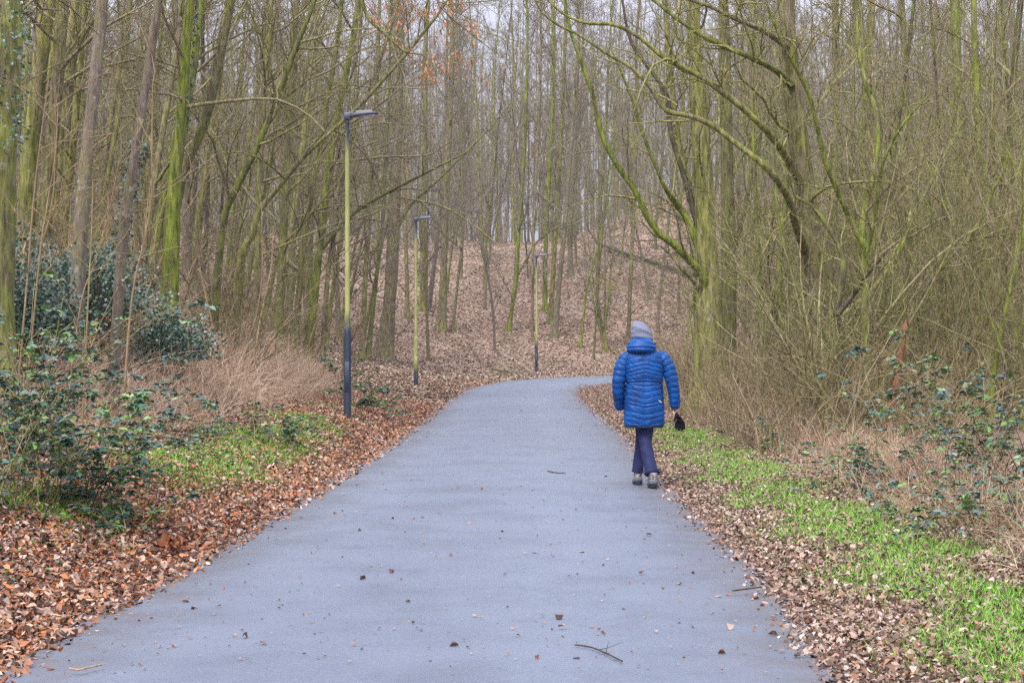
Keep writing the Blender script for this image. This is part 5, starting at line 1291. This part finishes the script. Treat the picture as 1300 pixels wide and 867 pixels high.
X_, Y_, e_ = leftband(5000, 24, 38, 2.2, 6); ok = X_ > -.31 * Y_
dry('dry_grass', 'taller pale dry grass on the left bank below the leaning trunks', X_[ok], Y_[ok], .85, 12, DP * 1.1, r=.0036, lean=.6)
n = 9000; Y_ = dist_y(rng, n, 11, 34, 1.1); e_ = rng.normal(2.4, .45, n); X_ = np.interp(Y_, E_IN[:, 1][:81], E_IN[:, 0][:81]) + e_; ok = (e_ > 1.5) & (X_ < .32 * Y_)
dry('dry_grass', 'bent straw-coloured dry stems between grass strip and right thicket', X_[ok], Y_[ok], .5, 13, DP, r=.003, lean=.8)
n = 3600; Y_ = dist_y(rng, n, 22, 56, 1.1); e_ = rng.uniform(1.3, 4.5, n); X_ = np.interp(Y_, E_IN[:, 1][:81], E_IN[:, 0][:81]) + e_
dry('dry_grass', 'upright grey-brown whips along the thicket edge behind the walker', X_, Y_, 1.6, 14, np.array([(.30, .23, .14), (.24, .20, .09), (.38, .30, .20), (.16, .12, .07)]), r=.005, lean=.22)

# ------------------------------------------------------------------ fallen wood and litter one can count
def stick(name, label, P, R, mat, br=3, seed=0, cat='stick', sides=8):
    rng = np.random.default_rng(seed); P = np.asarray(P, float); b = P[0].copy(); g = Geo(); root = P - b
    me, PP, RR = trunk_mesh(root, R, sides, False, rng, name)
    k = np.linspace(0, len(PP) - 1, 10).astype(int)
    Vv = np.array([v.co[:] for v in me.vertices]); Ff = np.array([list(p.vertices) for p in me.polygons]); g.add(Vv, Ff)
    if br:
        A = grow(rng, PP[None, k], RR[None, k], br, .3, .95, .3, (25, 60), .05, .1, 5, .5, min(R) * .4); 
        A[0][:, :, 2] = np.maximum(A[0][:, :, 2], -.002 - 0); g.tubes(*A, 5)
    o = link_mesh(name, g.mesh(name), M[mat]); o.location = tuple(b); tag(o, label, cat); return o
def gp(px, py, lift=.0): x, y, z = hit(px, py); return (x, y, z + lift)
def onslope(pxs, lift, rad, **k):
    return [gp(x, y, lift) for x, y in pxs], rad
P, R = onslope([(765, 318), (800, 330), (845, 345), (890, 362)], .25, [.10, .11, .12, .13]); stick('fallen_log', 'dark fallen trunk lying slantwise across the slope behind the walker', P, R, 'bark_dark', 4, 1, 'fallen trunk')
P, R = onslope([(421, 352), (434, 362), (452, 376)], .2, [.10, .11, .09]); stick('fallen_log', 'grey fallen log on the slope left of the nearest lamp', P, R, 'bark_brown', 3, 2, 'fallen trunk')
P, R = onslope([(628, 471), (645, 474), (664, 475)], .05, [.08, .10, .06]); stick('fallen_branch', 'dark rotting branch on the slope foot left of the farthest lamp', P, R, 'bark_brown', 6, 3, 'branch')
P, R = onslope([(1062, 812), (1090, 803), (1120, 802), (1150, 795)], .03, [.012, .013, .012, .008]); stick('fallen_branch', 'thin grey branch lying in the leaves at lower right', P, R, 'bark_brown', 4, 4, 'branch')
def road(px, py): 
    Yr = CAM_H * FPX / (py - 430) * (1 - .035 / CAM_H); return ((px - 650) / FPX * Yr, Yr, .046)
M['stick_dark'] = plain('wet_dark_stick', (.06, .038, .028), .8, 0, .3, 60, .5)
M['stick_pale'] = plain('pale_stick', (.36, .24, .13), .8, 0, .3, 60, .4)
stick('twig', 'pale curved twig on the path at lower left', [road(88, 851), road(100, 853), road(112, 850), road(130, 846)], [.004, .005, .005, .003], 'stick_pale', 1, 5, 'twig')
stick('twig', 'dark forked twig on the path right of centre near the bottom', [road(730, 821), road(750, 824), road(770, 832), road(790, 842)], [.003, .004, .004, .002], 'stick_dark', 3, 6, 'twig')
stick('twig', 'short brown twig on the path left of the right verge', [road(930, 752), road(945, 750), road(968, 747)], [.004, .005, .003], 'stick_dark', 3, 7, 'twig')
stick('twig', 'thin twig lying flat on the path near the left verge', [road(168, 745), road(190, 741), road(222, 738)], [.003, .004, .003], 'stick_dark', 1, 8, 'twig')
stick('twig', 'tiny dark twig on the middle of the path beyond the walker\'s feet', [road(695, 599), road(706, 601), road(718, 602)], [.006, .006, .004], 'stick_dark', 1, 9, 'twig')
x, y, _ = hit(214, 713); rg = np.random.default_rng(4); n = 60
V, F = cards(rg.normal(0, (.05, .05, .015), (n, 3)) + [0, 0, .05], rg.normal(0, 1, (n, 3)) + [0, 0, .5], .075, .045, rg, .3); V[:, 2] = np.maximum(V[:, 2], .0)
g = Geo(); g.add(V, F, np.repeat(np.array([(.30, .10, .05), (.22, .08, .04), (.36, .15, .07)])[rg.integers(0, 3, n)], 6, 0))
o = link_mesh('leaf_clump', g.mesh('leaf_clump', False), M['leaf_litter']); o.location = (x, y, .035); tag(o, 'curled rust-red leaf clump at the left edge of the path', 'leaf clump', kind='stuff')
print('done; objects', len(bpy.data.objects))

# ------------------------------------------------------------------ thin winter haze
hx = Geo(); 
Vh = np.array([(x, y, z) for x in (-95, 110) for y in (-12, 262) for z in (-2.2, 34)], float)
Fh = np.array([(0, 1, 3, 2), (4, 6, 7, 5), (0, 4, 5, 1), (2, 3, 7, 6), (0, 2, 6, 4), (1, 5, 7, 3)])
hm_ = bpy.data.materials.new('winter_haze'); hm_.use_nodes = True; hn = hm_.node_tree; hn.nodes.clear()
pv = hn.nodes.new('ShaderNodeVolumePrincipled'); ho_ = hn.nodes.new('ShaderNodeOutputMaterial'); hn.links.new(pv.outputs[0], ho_.inputs['Volume'])
pv.inputs['Color'].default_value = (.86, .87, .93, 1); pv.inputs['Density'].default_value = .00042; pv.inputs['Anisotropy'].default_value = .2
tag(link_mesh('haze', np_mesh('haze', Vh, [Fh], False), hm_), kind='stuff', label='thin pale winter haze in the wood')
